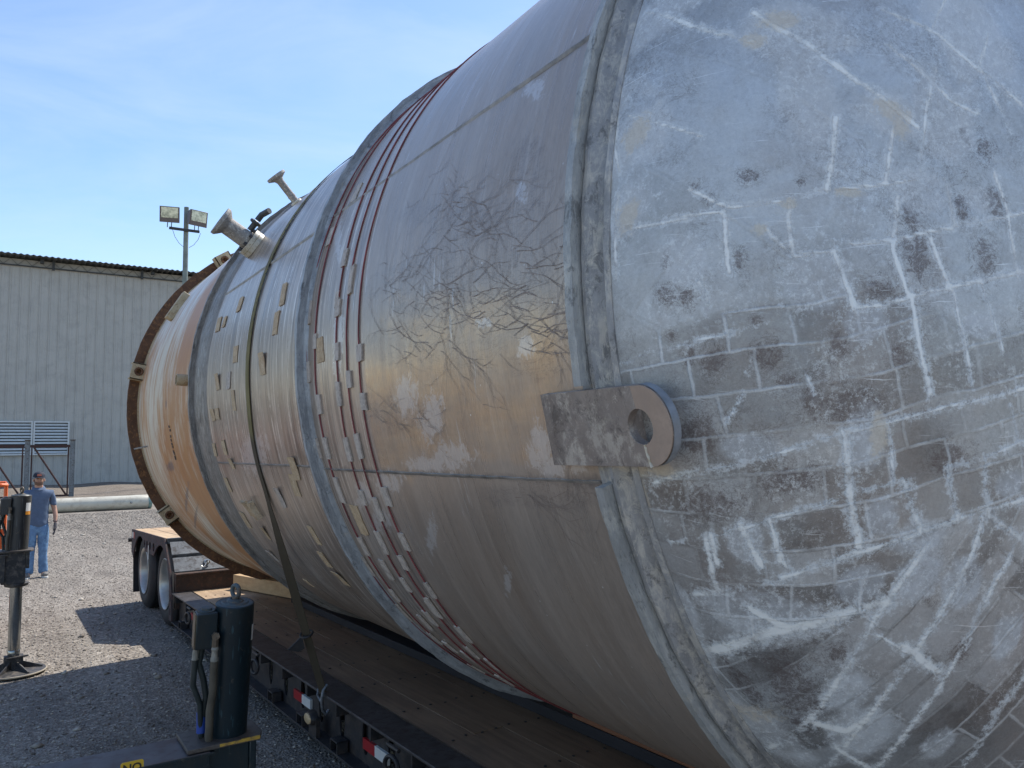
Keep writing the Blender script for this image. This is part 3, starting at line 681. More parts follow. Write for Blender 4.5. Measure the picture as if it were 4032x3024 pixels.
lug = mb.build('lifting_lug', [MT['lug']], T, bevel=.003)
lug['label'] = 'flat lug plate with a hole sticking out past the rim of the tank'
# bare end piece, a thin cap lying 2 mm proud, and its bright cut edge
xs = hc[0]+.004
def arc_out(off, t0, t1, k=20): return [(ac+(hr*.92+off)*math.sin(t), cb-(hr+off)*math.cos(t)) for t in np.linspace(t0, t1, k)]
cap = [(xs+.004, bb_+.001)]+arc_out(-.001, .12, math.pi-.12)+[(xs-.012, bt-.001)]+[(hc[0]+(hrad+.001)*math.cos(t), hc[1]+(hrad+.001)*math.sin(t)) for t in np.linspace(math.pi/2, -math.pi/2, 12)]
mb = MB(); mb.plate(cap, [], LP+Ln*.0005, Le1, Le2, .0025 if Le1.cross(Le2).dot(Ln) > 0 else -.0025)
mb.build('bare_lug_end', MT['lugend'], T)
eo, ei = arc_out(.0015, .12, math.pi-.1), arc_out(-.002, .12, math.pi-.1)
mb = MB(); vs = []
for q in eo: vs += [Lorg+Ln*.002+q[0]*Le1+q[1]*Le2, LP-Ln*.001+q[0]*Le1+q[1]*Le2]
mb.add(vs, [(2*i, 2*i+2, 2*i+3, 2*i+1) for i in range(len(eo)-1)])
mb.build('lug_cut_edge', MT['lugedge'], T)
mb = MB(); mb.tube([LP+Ln*.003+Le1*(hc[0]+.004+.012*k/6+random.uniform(-.002, .002))+Le2*(hc[1]-hrad-(hc[1]-hrad-bb_)*k/6) for k in range(7)], [.003, .004, .003, .0045, .003, .004, .005], 6)
mb.build('resin_drip', MT['ivory'], T)
# packing between shell and lug
mb = MB(); mb.plate([(l0+.01, bb_+.012), (ac-.06, bb_+.012), (ac-.06, bt-.012), (l0+.01, bt-.012)], [], LP-Ln*(LT+.03), Le1, Le2, .031 if Le1.cross(Le2).dot(Ln) > 0 else -.031)
mb.build('lug_packing', MT['lug'], T)
# flange D: two pieces that stop at the lug
half = math.degrees(hr/TR)
gtop, gbot = LA+half+math.degrees((cb)/TR)+.3, LA-half+math.degrees(cb/TR)-1.5
fl = [(YD-.03, TR-.03), (YD, TR-.03), (YD, TR+.053), (YD-.03, TR+.053)]
sweep('rim_flange', fl, MT['ringD'], gtop, gtop+(360-(gtop-gbot)), 420, wob=.003)
sweep('rim_groove', [(YD+.03, TR-.05), (YD+.03, TR+.002), (YD-.03, TR+.004), (YD-.036, TR+.024), (YD-.052, TR+.026), (YD-.060, TR-.004), (YD-.078, TR-.018), (YD-.090, TR-.004), (YD-.104, TR-.012), (YD-.102, TR-.05)], MT['groove'], 180, 540, 420, wob=.0025)
# long seams of the shell
for a, y0, y1 in ((-17.1, YD+.03, YC-.05), (-16.8, YC+.01, YB-.4), (21.0, YD+.03, YC-.05), (20.2, YC+.01, YB-.42)):
    mb = MB(); N = 60
    for k in range(N):
        pass
    prof = [(-.3, 0), (-.06, .006), (.06, .007), (.1, .0)]
    vs = []
    for k in range(N+1):
        y = y0+(y1-y0)*k/N; j = random.uniform(-.04, .04)
        for da, dr in prof: vs.append(tp(a+da*1.0+j, y, TR+dr-.001))
    mb.add(vs, [(k*4+i, k*4+i+1, k*4+4+i+1, k*4+4+i) for k in range(N) for i in range(3)])
    mb.build('shell_seam', simple('seam_resin', (.24, .22, .20), .45, var=.5, scale=12), T)
# --- red cables
for y in (3.690, 3.578, 3.305, 3.180, 3.045):
    mb = MB(); n = 300; pts = []
    ph = random.random()*6
    vs = []
    for k in range(n):
        a = 360*k/n; dy = .006*math.sin(a*.09+ph)+.003*math.sin(a*.31+ph*2)
        c = tp(a, y+dy, TR+.0045); nn = (tp(a, 0, TR+1)-tp(a, 0, TR)).normalized()
        for j in range(6):
            t = j*math.pi/3; vs.append(c+nn*.0036*math.sin(t)+Vector((0, 1, 0))*.0036*math.cos(t))
    mb.add(vs, [(k*6+j, ((k+1) % n)*6+j, ((k+1) % n)*6+(j+1) % 6, k*6+(j+1) % 6) for k in range(n) for j in range(6)])
    mb.build('red_cable', MT['cable'], T)
def patch(name, x, y, wd, ln, mat, th=.004, curl=0, tilt=0, lift=.0015):
    h = hit_cyl(x, y)
    if h is None: return
    a, yy = h; mb = MB(); NA, NY = 5, 3; vs = []
    jit = [random.uniform(-.1, .1) for _ in range(20)]
    for lay in (0, 1):
        for i in range(NA):
            for j in range(NY):
                s = (i/(NA-1)-.5)*ln; t = (j/(NY-1)-.5)*wd
                if i in (0, NA-1): s += jit[j+lay*0+i]*ln*.35
                if j in (0, NY-1): t += jit[(i*3+j) % 20]*wd*.5
                t2 = t+s*tilt; rr = TR+(.0015 if lay == 0 else lift+th+random.uniform(0, th*.4))+curl*(i/(NA-1))**2
                vs.append(tp(a+math.degrees(s/TR), yy+t2, rr))
    K = NA*NY; fs = []
    for i in range(NA-1):
        for j in range(NY-1):
            q = i*NY+j; fs.append((q, q+1, q+NY+1, q+NY)); fs.append((K+q, K+q+NY, K+q+NY+1, K+q+1))
    rim = [j for j in range(NY)]+[i*NY+NY-1 for i in range(1, NA)]+[(NA-1)*NY+j for j in range(NY-2, -1, -1)]+[i*NY for i in range(NA-2, 0, -1)]
    for q in range(len(rim)): fs.append((rim[q], K+rim[q], K+rim[(q+1) % len(rim)], rim[(q+1) % len(rim)]))
    mb.add(vs, fs); mb.build(name, mat, T, smooth=50)
k1 = lambda L: sc(L, 700, 900, 1/2.011)
k2 = lambda L: sc(L, 700, 1600, 1/2.011)
k5 = lambda L: sc(L, 900, 2200, 1/2.011)
tapes = k1([(1330, 235), (1380, 405), (1275, 630), (1050, 665), (1095, 895), (1270, 975), (1447, 985), (1040, 1135), (1365, 1195), (1283, 1310), (1127, 1390), (1480, 1370), (1270, 560)])
tapes += k2([(1120, 330), (1185, 330), (1355, 340), (1440, 315), (1285, 662), (1470, 720), (1595, 812), (1660, 710), (1620, 1075), (1480, 1107), (1800, 1067), (1790, 1232), (1505, 1258), (1660, 1290), (1810, 1407), (2005, 1452), (1720, 1490), (2025, 1590)])
tapes += k5([(1320, 288), (1560, 500), (1600, 465), (1625, 395), (1755, 692), (1632, 622), (1862, 590), (1925, 732), (1962, 862), (2092, 832), (2185, 955), (1905, 770), (1385, 420)])
for x, y in tapes: patch('tape_patch', x, y, random.uniform(.040, .056), random.uniform(.065, .13), MT['tape'], .0015, lift=.0070)
for x, y in k1([(1215, 60)])+[(1380, 640), (1405, 760)]: patch('tape_patch', x, y, .07, .10, MT['tape'], .003)
for (x, y), l in zip(k1([(1130, 965), (460, 995), (675, 1070), (320, 1215), (402, 1205), (445, 1360), (285, 1475), (838, 520), (780, 750), (495, 600), (325, 760), (372, 740)])+k2([(295, 345), (370, 325), (430, 450), (400, 620), (540, 900), (700, 1000), (820, 720), (1085, 1020), (930, 625), (1440, 900), (1165, 1210), (1300, 1360), (1035, 1395), (760, 1180), (930, 490), (315, 60)]), [.11, .1, .12, .1, .1, .12, .08, .12, .12, .09, .1, .07, .09, .09, .07, .1, .12, .1, .12, .11, .12, .14, .10, .10, .06, .1, .12, .07]):
    patch('foam_scrap', x, y, random.uniform(.07, .11), l*1.1, MT['foam'] if random.random() < .8 else MT['tape'], .003, curl=random.choice([0, 0, 0, .012]), tilt=random.uniform(-.25, .25))
patch('foam_scrap', *k2([(590, 790)])[0], .10, .12, MT['foam'], .02, curl=.03); patch('foam_scrap', *k2([(625, 810)])[0], .06, .12, MT['foam'], .03, curl=.0, tilt=.4)
# --- fittings on the cream end
for (x, y) in ((548, 1466), (668, 2022), (880, 1028)):
    q = at_y(x, y, YA-.05); a = math.degrees(math.atan2(q[2]-TZ, TX-q[0])); rr = math.hypot(q[2]-TZ, q[0]-TX); rr = min(max(rr, TR+.055), 2.0)
    c = tp(a, YA-.06, rr); nn = (tp(a, 0, 2)-tp(a, 0, 1)).normalized(); e = Vector((math.sin(rad(a)), 0, math.cos(rad(a))))
    R3 = Matrix((nn, Vector((0, 1, 0)), e)).transposed()
    mb = MB(); hs = [( .032*math.cos(t),  .032*math.sin(t)) for t in np.linspace(0, 2*math.pi, 21)[:-1]]
    mb.plate([(-.085, -.09), (.075, -.09), (.075, .09), (-.085, .09)], [hs], c-Vector((0, .06, 0)), nn, e, .02 if nn.cross(e).y > 0 else -.02)
    for s in (-1, 1): mb.box(c+e*.082*s, (.15, .12, .016), R3)
    cl = mb.build('clamp_bracket', MT['tanblk'], T, bevel=.003)
    mb = MB(); mb.torus(c-Vector((0, .062, 0)), (0, 1, 0), .034, .012, 18, 8); mb.build('bolt_washer', MT['rustA'], cl)
h = hit_cyl(715, 1205); a, yy = h
e = Vector((math.sin(rad(a)), 0, math.cos(rad(a)))); nn = (tp(a, 0, 2)-tp(a, 0, 1)).normalized(); R3 = Matrix((nn, Vector((0, 1, 0)), e)).transposed()
mb = MB(); mb.box(tp(a-.6, yy+.03, TR+.03), (.07, .12, .32), R3); mb.build('cream_pad', MT['tanblk'], T, bevel=.008)
h = hit_cyl(738, 1498); c0 = tp(h[0], h[1], TR-.02); nn = (tp(h[0], 0, 2)-tp(h[0], 0, 1)).normalized()
mb = MB(); mb.lathe(c0, nn, [(0, .046), (.10, .046), (.105, .044), (.105, .036), (.06, .036), (.06, 0)], 24); mb.build('pipe_stub', MT['tanblk'], T)
h = hit_cyl(582, 1757); c0 = tp(h[0], h[1], TR-.02); nn = (tp(h[0], 0, 2)-tp(h[0], 0, 1)).normalized()
mb = MB(); mb.cyl(c0, c0+nn*.15, .009, n=10); mb.build('steel_pin', MT['nozzle'], T)
# --- nozzles near the top
def nozzle(a, y, L, r, rf, tf, parts):
    base = tp(a, y, TR-.03); nn = (tp(a, 0, 2)-tp(a, 0, 1)).normalized()
    mb = MB(); mb.lathe(base, nn, [(0, r), (L*.35, r), (L*.35, r*1.08), (L*.42, r*1.08), (L*.42, r), (L-.02, r*1.0), (L, r*1.35), (L+.02, rf), (L+.02+tf, rf), (L+.02+tf, r*.8), (L-.05, r*.8), (L-.05, 0)], 36)
    nz = mb.build('nozzle', MT['nozzle'], T)
    mb = MB(); mb.torus(base+nn*.035, nn, r*1.1, .018, 28, 8); mb.build('weld_collar', MT['ivory'], nz)
    return base, nn, nz
nozzle(48.5, 5.90, .25, .028, .078, .02, 0)
a = 31.5
base, nn, nz = nozzle(a, 5.70, .29, .065, .108, .022, 0)
mb = MB(); mb.lathe(base, nn, [(.03, .105), (.060, .105), (.063, .10), (.066, .105), (.095, .105), (.095, .07)], 36); mb.build('bolted_flange', MT['ivory'], nz)
mb = MB(); e = Vector((math.sin(rad(a)), 0, math.cos(rad(a)))); sd_ = (e*.9+Vector((0, -.4, 0))).normalized()
mb.tube([base+nn*.13+sd_*.07, base+nn*.13+sd_*.12, base+nn*.13+sd_*.15], .022, 12); mb.torus(base+nn*.13+sd_*.14, sd_, .03, .014, 14, 8)
q0 = base+nn*.13+sd_*.16; mb.tube([q0, q0+sd_*.05-Vector((0, .0, 0)), q0+sd_*.06+Vector((.03, -.07, .01))], .022, 12)
mb.build('drain_valve', simple('dark_valve_metal', (.05, .055, .06), .45), nz)
for k in range(8):
    t = k*math.pi/4+.2; e2 = nn.orthogonal().normalized(); e3 = nn.cross(e2)
    c = base+nn*.09+(e2*math.cos(t)+e3*math.sin(t))*.088
    mb = MB(); mb.cyl(c, c+nn*.028, .012, n=6); mb.build('flange_bolt', exec_mats.setdefault('bolt', simple('dark_bolt', (.06, .065, .075), .4, .5)), nz)
# ------------------------------------------------------------------ ground
def gravel_material():
    m = M('crushed_stone_gravel', .9, 0, .2); o = m.obj()
    big = m.ramp(m.noise(.35, 6, .6), (.3, 0), (.7, 1))
    base = m.mix(big, (.185, .153, .125), (.295, .255, .215))
    cell = m.vor(44, o, 'F1', 1, 'Color'); sp = m.n.new('ShaderNodeSeparateColor'); m.l.new(cell, sp.inputs[0])
    g = m.ramp(sp.outputs[0], (.0, (.11, .094, .078)), (.5, (.225, .198, .168)), (.82, (.34, .305, .26)), (1, (.55, .51, .44)))
    base = m.mix(.62, base, g)
    base = m.mix(m.mul(m.ramp(m.noise(.9, 7, .7, m.map(o, (1.6, .5, 1), loc=(3, 3, 0))), (.46, 0), (.62, 1)), .5), base, (.10, .088, .078))
    base = m.mix(m.mul(m.ramp(m.noise(3, 6, .7, m.map(o, (1, .35, 1))), (.56, 0), (.72, 1)), .35), base, (.25, .22, .18))
    trk = m.ramp(m.noise(1, 4, .6, m.map(o, (2.6, .10, 1), rot=(0, 0, .22))), (.46, 0), (.60, 1))
    base = m.mix(m.mul(trk, .28), base, (.31, .285, .25))
    g2 = m.noise(9, 8, .85); base = m.mix(.5, base, m.mix(g2, (.1, .1, .1), (.9, .9, .9)), 'OVERLAY')
    m.col(base)
    m.bump(m.noise(.9, 4, .6), .5, .08); m.bump(m.noise(7, 5, .6), .6, .03); m.bump(m.vor(44, o), .8, .014); m.bump(m.vor(70, o), .6, .01)
    return m.mat
MG = gravel_material()
mb = MB(); mb.add([(-200, -60, 0), (300, -60, 0), (300, 500, 0), (-200, 500, 0)], [(0, 1, 2, 3)]); struct(mb.build('gravel_ground', MG))
def stones(name, n, xr, yr, s0, s1, cols):
    r = RNG; x = r.uniform(*xr, n); y = yr[0]+(yr[1]-yr[0])*r.random(n)**1.15
    s = (s0+(s1-s0)*r.random(n)**2.6)*(1+np.clip((y-18)/14, 0, 1)*.8)
    base = np.array([(1, 0, 0), (-1, 0, 0), (0, 1, 0), (0, -1, 0), (0, 0, 1), (0, 0, -1), (.62, .62, .5), (-.62, .6, .45), (.6, -.62, -.4), (-.6, -.6, .5)], float)[:6]
    fs = np.array([(0, 2, 4), (2, 1, 4), (1, 3, 4), (3, 0, 4), (2, 0, 5), (1, 2, 5), (3, 1, 5), (0, 3, 5)])
    k = len(base); V = base[None]*(.6+.8*r.random((n, k, 1)))*s[:, None, None]*np.array([1, 1, .62])
    t = r.uniform(0, 6.28, n); c, sn = np.cos(t)[:, None], np.sin(t)[:, None]
    X = V[:, :, 0]*c-V[:, :, 1]*sn+V[:, :, 2]*.3; Y = V[:, :, 0]*sn+V[:, :, 1]*c
    P = np.stack([X+x[:, None], Y+y[:, None], V[:, :, 2]+(s*.22)[:, None]], -1).reshape(-1, 3)
    F = (fs[None]+(np.arange(n)*k)[:, None, None]).reshape(-1, 3)
    me = bpy.data.meshes.new(name); me.vertices.add(len(P)); me.vertices.foreach_set('co', P.ravel())
    me.loops.add(len(F)*3); me.loops.foreach_set('vertex_index', F.ravel().astype(np.int32))
    me.polygons.add(len(F)); me.polygons.foreach_set('loop_start', np.arange(0, len(F)*3, 3, dtype=np.int32)); me.polygons.foreach_set('loop_total', np.full(len(F), 3, dtype=np.int32))
    me.polygons.foreach_set('material_index', np.repeat(r.integers(0, len(cols), n), 8).astype(np.int32))
    for c_ in cols: me.materials.append(c_)
    me.update(calc_edges=True)
    ob = bpy.data.objects.new(name, me); COL.objects.link(ob); return ob
stc = [simple('stone_%s' % nm, c, .85, var=.2, scale=12, bump=.3, spec=.2) for nm, c in (('dark', (.12, .104, .090)), ('mid', (.215, .188, .160)), ('grey', (.275, .248, .212)), ('pale', (.43, .39, .33)))]
o_ = stones('loose_stones', 120000, (-2.6, 6.6), (2.6, 31), .004, .016, [stc[0], stc[1], stc[1], stc[2], stc[2], stc[3]])
o2_ = stones('larger_stones', 900, (-2.6, 5), (3, 28), .012, .045, [stc[1], stc[2], stc[3]]); tag(o2_, 'bigger stones scattered over the gravel of the yard', 'gravel', kind='stuff')
tag(o_, 'loose crushed stone covering the grey yard floor', 'gravel', kind='stuff')

MS = dict(
    black=simple('worn_black_steel', (.022, .022, .025), .5, .2, var=.35, scale=5, bump=.2, dirt=(.055, .045, .040)),
    railtop=simple('worn_rail_steel', (.075, .07, .07), .5, .3, var=.3, scale=9, bump=.3, dirt=(.045, .035, .032)),
    rust=rust_material('brown_rust_steel', (.040, .026, .020), (.075, .048, .036), (.12, .055, .035)),
    tyre=simple('tyre_rubber', (.020, .020, .022), .75, var=.3, scale=10, bump=.3),
    rim=simple('silver_wheel_rim', (.45, .44, .41), .35, .6, var=.15, scale=8, bump=0),
    red=simple('reflective_red', (.30, .012, .016), .35, var=.1, bump=0), white=simple('reflective_white', (.55, .55, .52), .35, var=.08, bump=0),
    amber=simple('marker_lens', (.50, .36, .20), .3, var=.2, scale=60, bump=.5, bscale=200),
    chrome=simple('bright_hook_steel', (.6, .58, .52), .25, .8, var=.2, bump=0),
    lumber=None, strap=None)
def wood(name, a, b, dirt, axis='v', gloss=.7, s=1.0):
    m = M(name, gloss, 0, .3); o = m.obj(); sc_ = (14, .9, 14) if axis == 'v' else (.9, 14, 14)
    base = m.mix(m.ramp(m.noise(2*s, 6, .6, m.map(o, sc_)), (.3, 0), (.7, 1)), a, b)
    base = m.mix(m.mul(m.ramp(m.noise(1.6, 7, .7, m.map(o, (1.2, .5, 1) if axis == 'v' else (.5, 1.2, 1))), (.45, 0), (.66, 1)), .65), base, dirt)
    base = m.mix(m.mul(m.ramp(m.noise(1, 5, .7, m.map(o, (60, 6, 6) if axis == 'v' else (6, 60, 6))), (.6, 0), (.7, 1)), .4), base, tuple(c*.4 for c in a))
    m.col(base); m.bump(m.noise(3, 5, .6, m.map(o, (30, 2, 30) if axis == 'v' else (2, 30, 30))), .3, .004); return m.mat
def deckmat():
    m = M('trailer_deck_planks', .7, 0, .3); o = m.obj()
    s_ = m.n.new('ShaderNodeSeparateXYZ'); m.l.new(o, s_.inputs[0])
    t = m.ramp(m.math('ADD', m.math('MULTIPLY', s_.outputs[1], .25), m.math('ADD', m.mul(nz_(m, 2.5), .5), .62)), (.0, 0), (.55, 1))
    g = m.ramp(m.noise(2, 6, .6, m.map(o, (14, .9, 14))), (.3, 0), (.7, 1))
    base = m.mix(t, m.mix(g, (.19, .12, .075), (.29, .195, .125)), m.mix(g, (.36, .25, .15), (.50, .36, .23)))
    base = m.mix(m.mul(m.ramp(m.noise(1.6, 7, .7, m.map(o, (1.2, .5, 1))), (.45, 0), (.66, 1)), .6), base, (.12, .082, .06))
    base = m.mix(m.mul(m.ramp(m.noise(1, 6, .8, m.map(o, (50, 5, 6), rot=(0, 0, .5))), (.62, 0), (.7, 1)), .4), base, (.30, .24, .19))
    m.col(base); m.bump(m.noise(3, 5, .6, m.map(o, (30, 2, 30))), .3, .004); return m.mat
MS['deck'] = deckmat()
MS['deckback'] = wood('pale_deck_planks', (.42, .29, .17), (.55, .40, .25), (.30, .17, .09))
MS['lumber'] = wood('pale_lumber', (.42, .27, .14), (.55, .38, .21), (.33, .20, .10))
MS['brownbeam'] = wood('red_brown_timber', (.15, .065, .035), (.22, .10, .055), (.09, .045, .03))
MS['darkbeam'] = wood('dark_timber', (.016, .016, .020), (.028, .027, .032), (.012, .012, .014))
# ------------------------------------------------------------------ trailer (local u across, v along, rear positive)
TO = Vector((1.74, 9.8, 0)); TROT = math.atan2(.0295, .9996)
TRL = thing('lowboy_trailer', 'low black flatbed trailer with wooden deck and twin rear axles under the tank', 'trailer', TO, TROT, local=True)
yd = Vector((-.0295, .9996, 0)); xd = Vector((.9996, .0295, 0))
def tw(u, v, z): return TO+xd*u+yd*v+Vector((0, 0, z))
W2 = 2.62; DZ = .495; VF = -11.5
# planks (one mesh, gaps between), each with its own slight height
mb = MB(); n = 11; pw = (W2-.44)/n
for i in range(n):
    v0 = VF
    u0 = .22+i*pw
    while v0 < 0:
        v1 = min(0, v0+random.uniform(2.4, 4.2)); v1 = 0 if v1 > -1 else v1
        z = DZ-.006+random.uniform(-.003, .003)
        mb.bb((u0+.003, v0+.002, z-.04), (u0+pw-.003, v1-.002, z)); v0 = v1
mb.build('deck_planks', MS['deck'], TRL, smooth=0)
mb = MB()
for i in range(n*2):
    for k in range(19):
        u = .22+pw*(.25+.5*(i % 2)+i//2); v = VF+.25+k*.6+random.uniform(-.02, .02)
        mb.cyl((u, v, DZ-.004), (u, v, DZ-.001+.0005), .009, n=6)
sc_o = mb.build('deck_screws', MS['black'], TRL, smooth=0)
sc_o['kind'] = 'stuff'
# pale sunlit clean planks near the rear of the deck are separate, they carry less dirt
for nm, u0, sgn in (('near', 0, 1), ('far', W2, -1)):
    mb = MB(); mb.bb((u0, VF, DZ-.016), (u0+sgn*.20, 0, DZ)); mb.build('side_rail_top', MS['railtop'], TRL, bevel=.003)
    # web with slots
    sl = []
    for k in range(26):
        v = -.35-k*.365
        if v < VF+.3: break
        sl.append([(v+.045*math.cos(t), .335+.115*math.sin(t)) for t in np.linspace(0, 2*math.pi, 17)[:-1]])
    mb = MB(); mb.plate([(VF, .17), (0, .17), (0, DZ-.017), (VF, DZ-.017)], sl, (u0+sgn*.09, 0, 0), (0, 1, 0), (0, 0, 1), .012)
    mb.build('side_web', MS['black'], TRL, smooth=0)
    mb = MB(); mb.bb((u0-sgn*.0, VF, .155), (u0+sgn*.20, 0, .169)); mb.build('side_bottom_flange', MS['black'], TRL, bevel=.002)
    for k in range(22):
        v = -.16-k*.52; mb = MB(); mb.bb((u0+sgn*.003, v, .40), (u0+sgn*.088, v+.012, DZ-.017)); mb.build('web_gusset', MS['black'], TRL, smooth=0)
mb = MB()
for k in range(20): mb.bb((.12, -.3-k*.6, .25), (W2-.12, -.2-k*.6, DZ-.052))
mb.bb((.8, VF, .17), (.92, 0, .42)); mb.bb((1.7, VF, .17), (1.82, 0, .42))
mb.build('cross_members', MS['black'], TRL, smooth=0)
# chain rings along the side
for v in (-.85, -1.75, -3.16, -5.66, -7.9):
    mb = MB(); c = Vector((-.012, v, .40)); mb.torus(c+Vector((0, 0, -.045)), (1, .25, 0), .055, .013, 22, 8); mb.cyl((.0, v-.07, .455), (.0, v+.07, .455), .012, n=8)
    mb.build('chain_ring', MS['black'], TRL)
for v in (-.42, -1.25, -2.4, -3.52, -4.17, -4.80, -6.2):
    mb = MB(); mb.bb((-.0, v-.06, .17), (.075, v-.05, .245)); mb.bb((.0, v+.05, .17), (.075, v+.06, .245)); mb.bb((.0, v-.06, .235), (.075, v+.06, .245)); mb.bb((.066, v-.05, .17), (.076, v+.05, .235))
    mb.build('stake_bracket', MS['black'], TRL, bevel=.002)
for v0, z in ((-.62, .30), (-3.86, .268), (-5.10, .268)):
    mb = MB(); mb.bb((.070, v0-.17, z), (.0885, v0, z+.065)); tpn = mb.build('reflective_strip', MS['red'], TRL, smooth=0)
    mb = MB(); mb.bb((.070, v0-.34, z), (.0884, v0-.1705, z+.065)); mb.build('white_half', MS['white'], tpn, smooth=0)
mb = MB(); mb.lathe((-.028, -4.42, .285), (1, 0, 0), [(0, .001), (0, .05), (.02, .058), (.05, .058)], 24)
mk = mb.build('marker_housing', MS['black'], TRL)
me = mk.data
for v in me.vertices: v.co.y = -4.42+(v.co.y+4.42)*1.25; 
for v in me.vertices: v.co.z = .285+(v.co.z-.285)*.82
mb = MB(); mb.lathe((-.040, -4.42, .285), (1, 0, 0), [(0, .001), (.0, .034), (.006, .043), (.02, .045)], 24); ml = mb.build('marker_lens', MS['amber'], mk)
for v in ml.data.vertices: v.co.y = -4.42+(v.co.y+4.42)*1.28; v.co.z = .285+(v.co.z-.285)*.80
mb = MB(); mb.bb((.0, -4.5, .169), (.03, -4.36, .30)); mb.build('marker_bracket', MS['black'], TRL)
# gooseneck / rear: vertical beam, two sloped steps, upper deck over the wheels
ZN, ZF_ = 1.075, 1.015; V1, V2 = .47, 2.66
mb = MB(); mb.bb((.04, 0, .30), (W2-.04, .10, .70)); mb.bb((.04, -.02, .675), (W2-.04, .0, .70)); mb.build('rear_cross_beam', MS['rust'], TRL, bevel=.006)
MS['ramp'] = simple('worn_ramp_steel', (.13, .14, .15), .42, .4, var=.3, scale=7, bump=.3, dirt=(.06, .055, .055))
for i, (va, za, vb, zb) in enumerate(((.10, .715, .235, .86), (.275, .895, .40, 1.03))):
    mb = MB(); t = .012
    mb.hexa([(.05, va, za-t), (W2-.05, va, za-t), (W2-.05, vb, zb-t), (.05, vb, zb-t), (.05, va, za), (W2-.05, va, za), (W2-.05, vb, zb), (.05, vb, zb)])
    mb.bb((.05, va-.006, za-.035), (W2-.05, va+.001, za-.002))
    rp_ = mb.build('ramp_step', MS['ramp'], TRL, smooth=0)
    if i == 0:
        for u in (.42, .75):
            c = Vector((u, .165, .79)); mb = MB(); mb.tube([c+Vector((0, 0, .0)), c+Vector((.0, -.02, .025)), c+Vector((.02, -.04, .02)), c+Vector((.03, -.03, -.01))], .009, 8); mb.lathe(c, (0, -.7, .7), [(0, .035), (.012, .03), (.02, .012)], 14)
            mb.tube([c+Vector((-.01, -.03, -.0)), c+Vector((-.03, -.06, -.03)), c+Vector((-.055, -.075, -.05)), c+Vector((-.07, -.06, -.035))], .007, 6)
            mb.build('tie_hook', MS['chrome'], rp_)
mb = MB(); mb.bb((.06, .10, .28), (W2-.06, .42, .70)); mb.build('ramp_core', MS['black'], TRL, smooth=0)
mb = MB(); t = .03; mb.hexa([(.03, V1, ZN-.05), (W2-.03, V1, ZN-.05), (W2-.03, V2, ZF_-.05), (.03, V2, ZF_-.05), (.03, V1, ZN-.006), (W2-.03, V1, ZN-.006), (W2-.03, V2, ZF_-.006), (.03, V2, ZF_-.006)])
mb.build('upper_deck', MS['deckback'], TRL, smooth=0)
mb = MB()
for k in range(1, 12):
    u = .03+k*(W2-.06)/12; mb.hexa([(u-.003, V1, ZN-.01), (u+.003, V1, ZN-.01), (u+.003, V2, ZF_-.01), (u-.003, V2, ZF_-.01), (u-.003, V1, ZN-.004), (u+.003, V1, ZN-.004), (u+.003, V2, ZF_-.004), (u-.003, V2, ZF_-.004)])
mb.build('plank_joint', MS['black'], TRL, smooth=0)['kind'] = 'stuff'
mb = MB(); mb.bb((.03, V1-.05, ZN-.07), (W2-.03, V1-.002, ZN-.002)); mb.build('front_trim', MS['ramp'], TRL, bevel=.004)
WV = (.68, 2.02); WZ = .50; WRAD = .50
def skirt(u0, sgn):
    top = [(V1, ZN), (V2, ZF_)]
    def arch(c, r, a0, a1, n=14): return [(c-r*math.cos(t), WZ-.02+r*1.0*math.sin(t)) for t in np.linspace(a0, a1, n)]
    # outline: start front-bottom, go along the ramp edge, the top, down the rear, then arches
    P = [(.0, .17), (.02, .50), (.12, .72), (V1, ZN), (V2, ZF_), (V2, .70), (2.56, .66)]
    P += [(WV[1]+.53*math.cos(t), WZ-.06+.53*math.sin(t)) for t in np.linspace(.35, math.pi-.9, 12)]
    P += [(WV[1]-.34, .80), (WV[0]+.42, .80)]
    P += [(WV[0]+.53*math.cos(t), WZ-.06+.53*math.sin(t)) for t in np.linspace(.85, math.pi-.35, 12)]
    P += [(.15, .60), (.14, .17)]
    hs = []
    for v, rx, rz in ((1.10, .06, .055), (1.33, .06, .055), (1.53, .055, .055), (1.70, .04, .05)):
        hs.append([(v+rx*math.cos(t), .905-.02*(v-1.1)+rz*math.sin(t)) for t in np.linspace(0, 2*math.pi, 15)[:-1]])
    for z in (.42, .27): hs.append([(.075+.02*math.cos(t), z+.045*math.sin(t)) for t in np.linspace(0, 2*math.pi, 13)[:-1]])
    mb = MB(); mb.plate(list(reversed(P)), hs, (u0, 0, 0), (0, 1, 0), (0, 0, 1), .018*sgn); o = mb.build('fender_skirt', exec_mats.setdefault('skirt', rust_material('worn_skirt_paint', (.040, .032, .034), (.070, .055, .056), (.13, .045, .040), 4)), TRL, smooth=30)
    return o
sk = skirt(0, 1); skirt(W2, -1)
mb = MB(); mb.bb((-.004, 2.42, .90), (-.0005, 2.50, .985)); tr_ = mb.build('reflective_strip', MS['red'], TRL, smooth=0)
mb = MB(); mb.bb((-.004, 2.51, .90), (-.0005, 2.60, .98)); mb.build('white_half', MS['white'], tr_, smooth=0)
mb = MB(); mb.bb((-.004, 1.40, .72), (-.0005, 1.44, .90)); mb.build('reflective_strip', MS['white'], TRL, smooth=0)
mb = MB(); mb.hexa([(.02, 2.55, .14), (.5, 2.55, .14), (.5, 2.57, .14), (.02, 2.57, .14), (.02, 2.62, .70), (.5, 2.62, .70), (.5, 2.64, .70), (.02, 2.64, .70)]); mb.build('mud_flap', MS['tyre'], TRL)
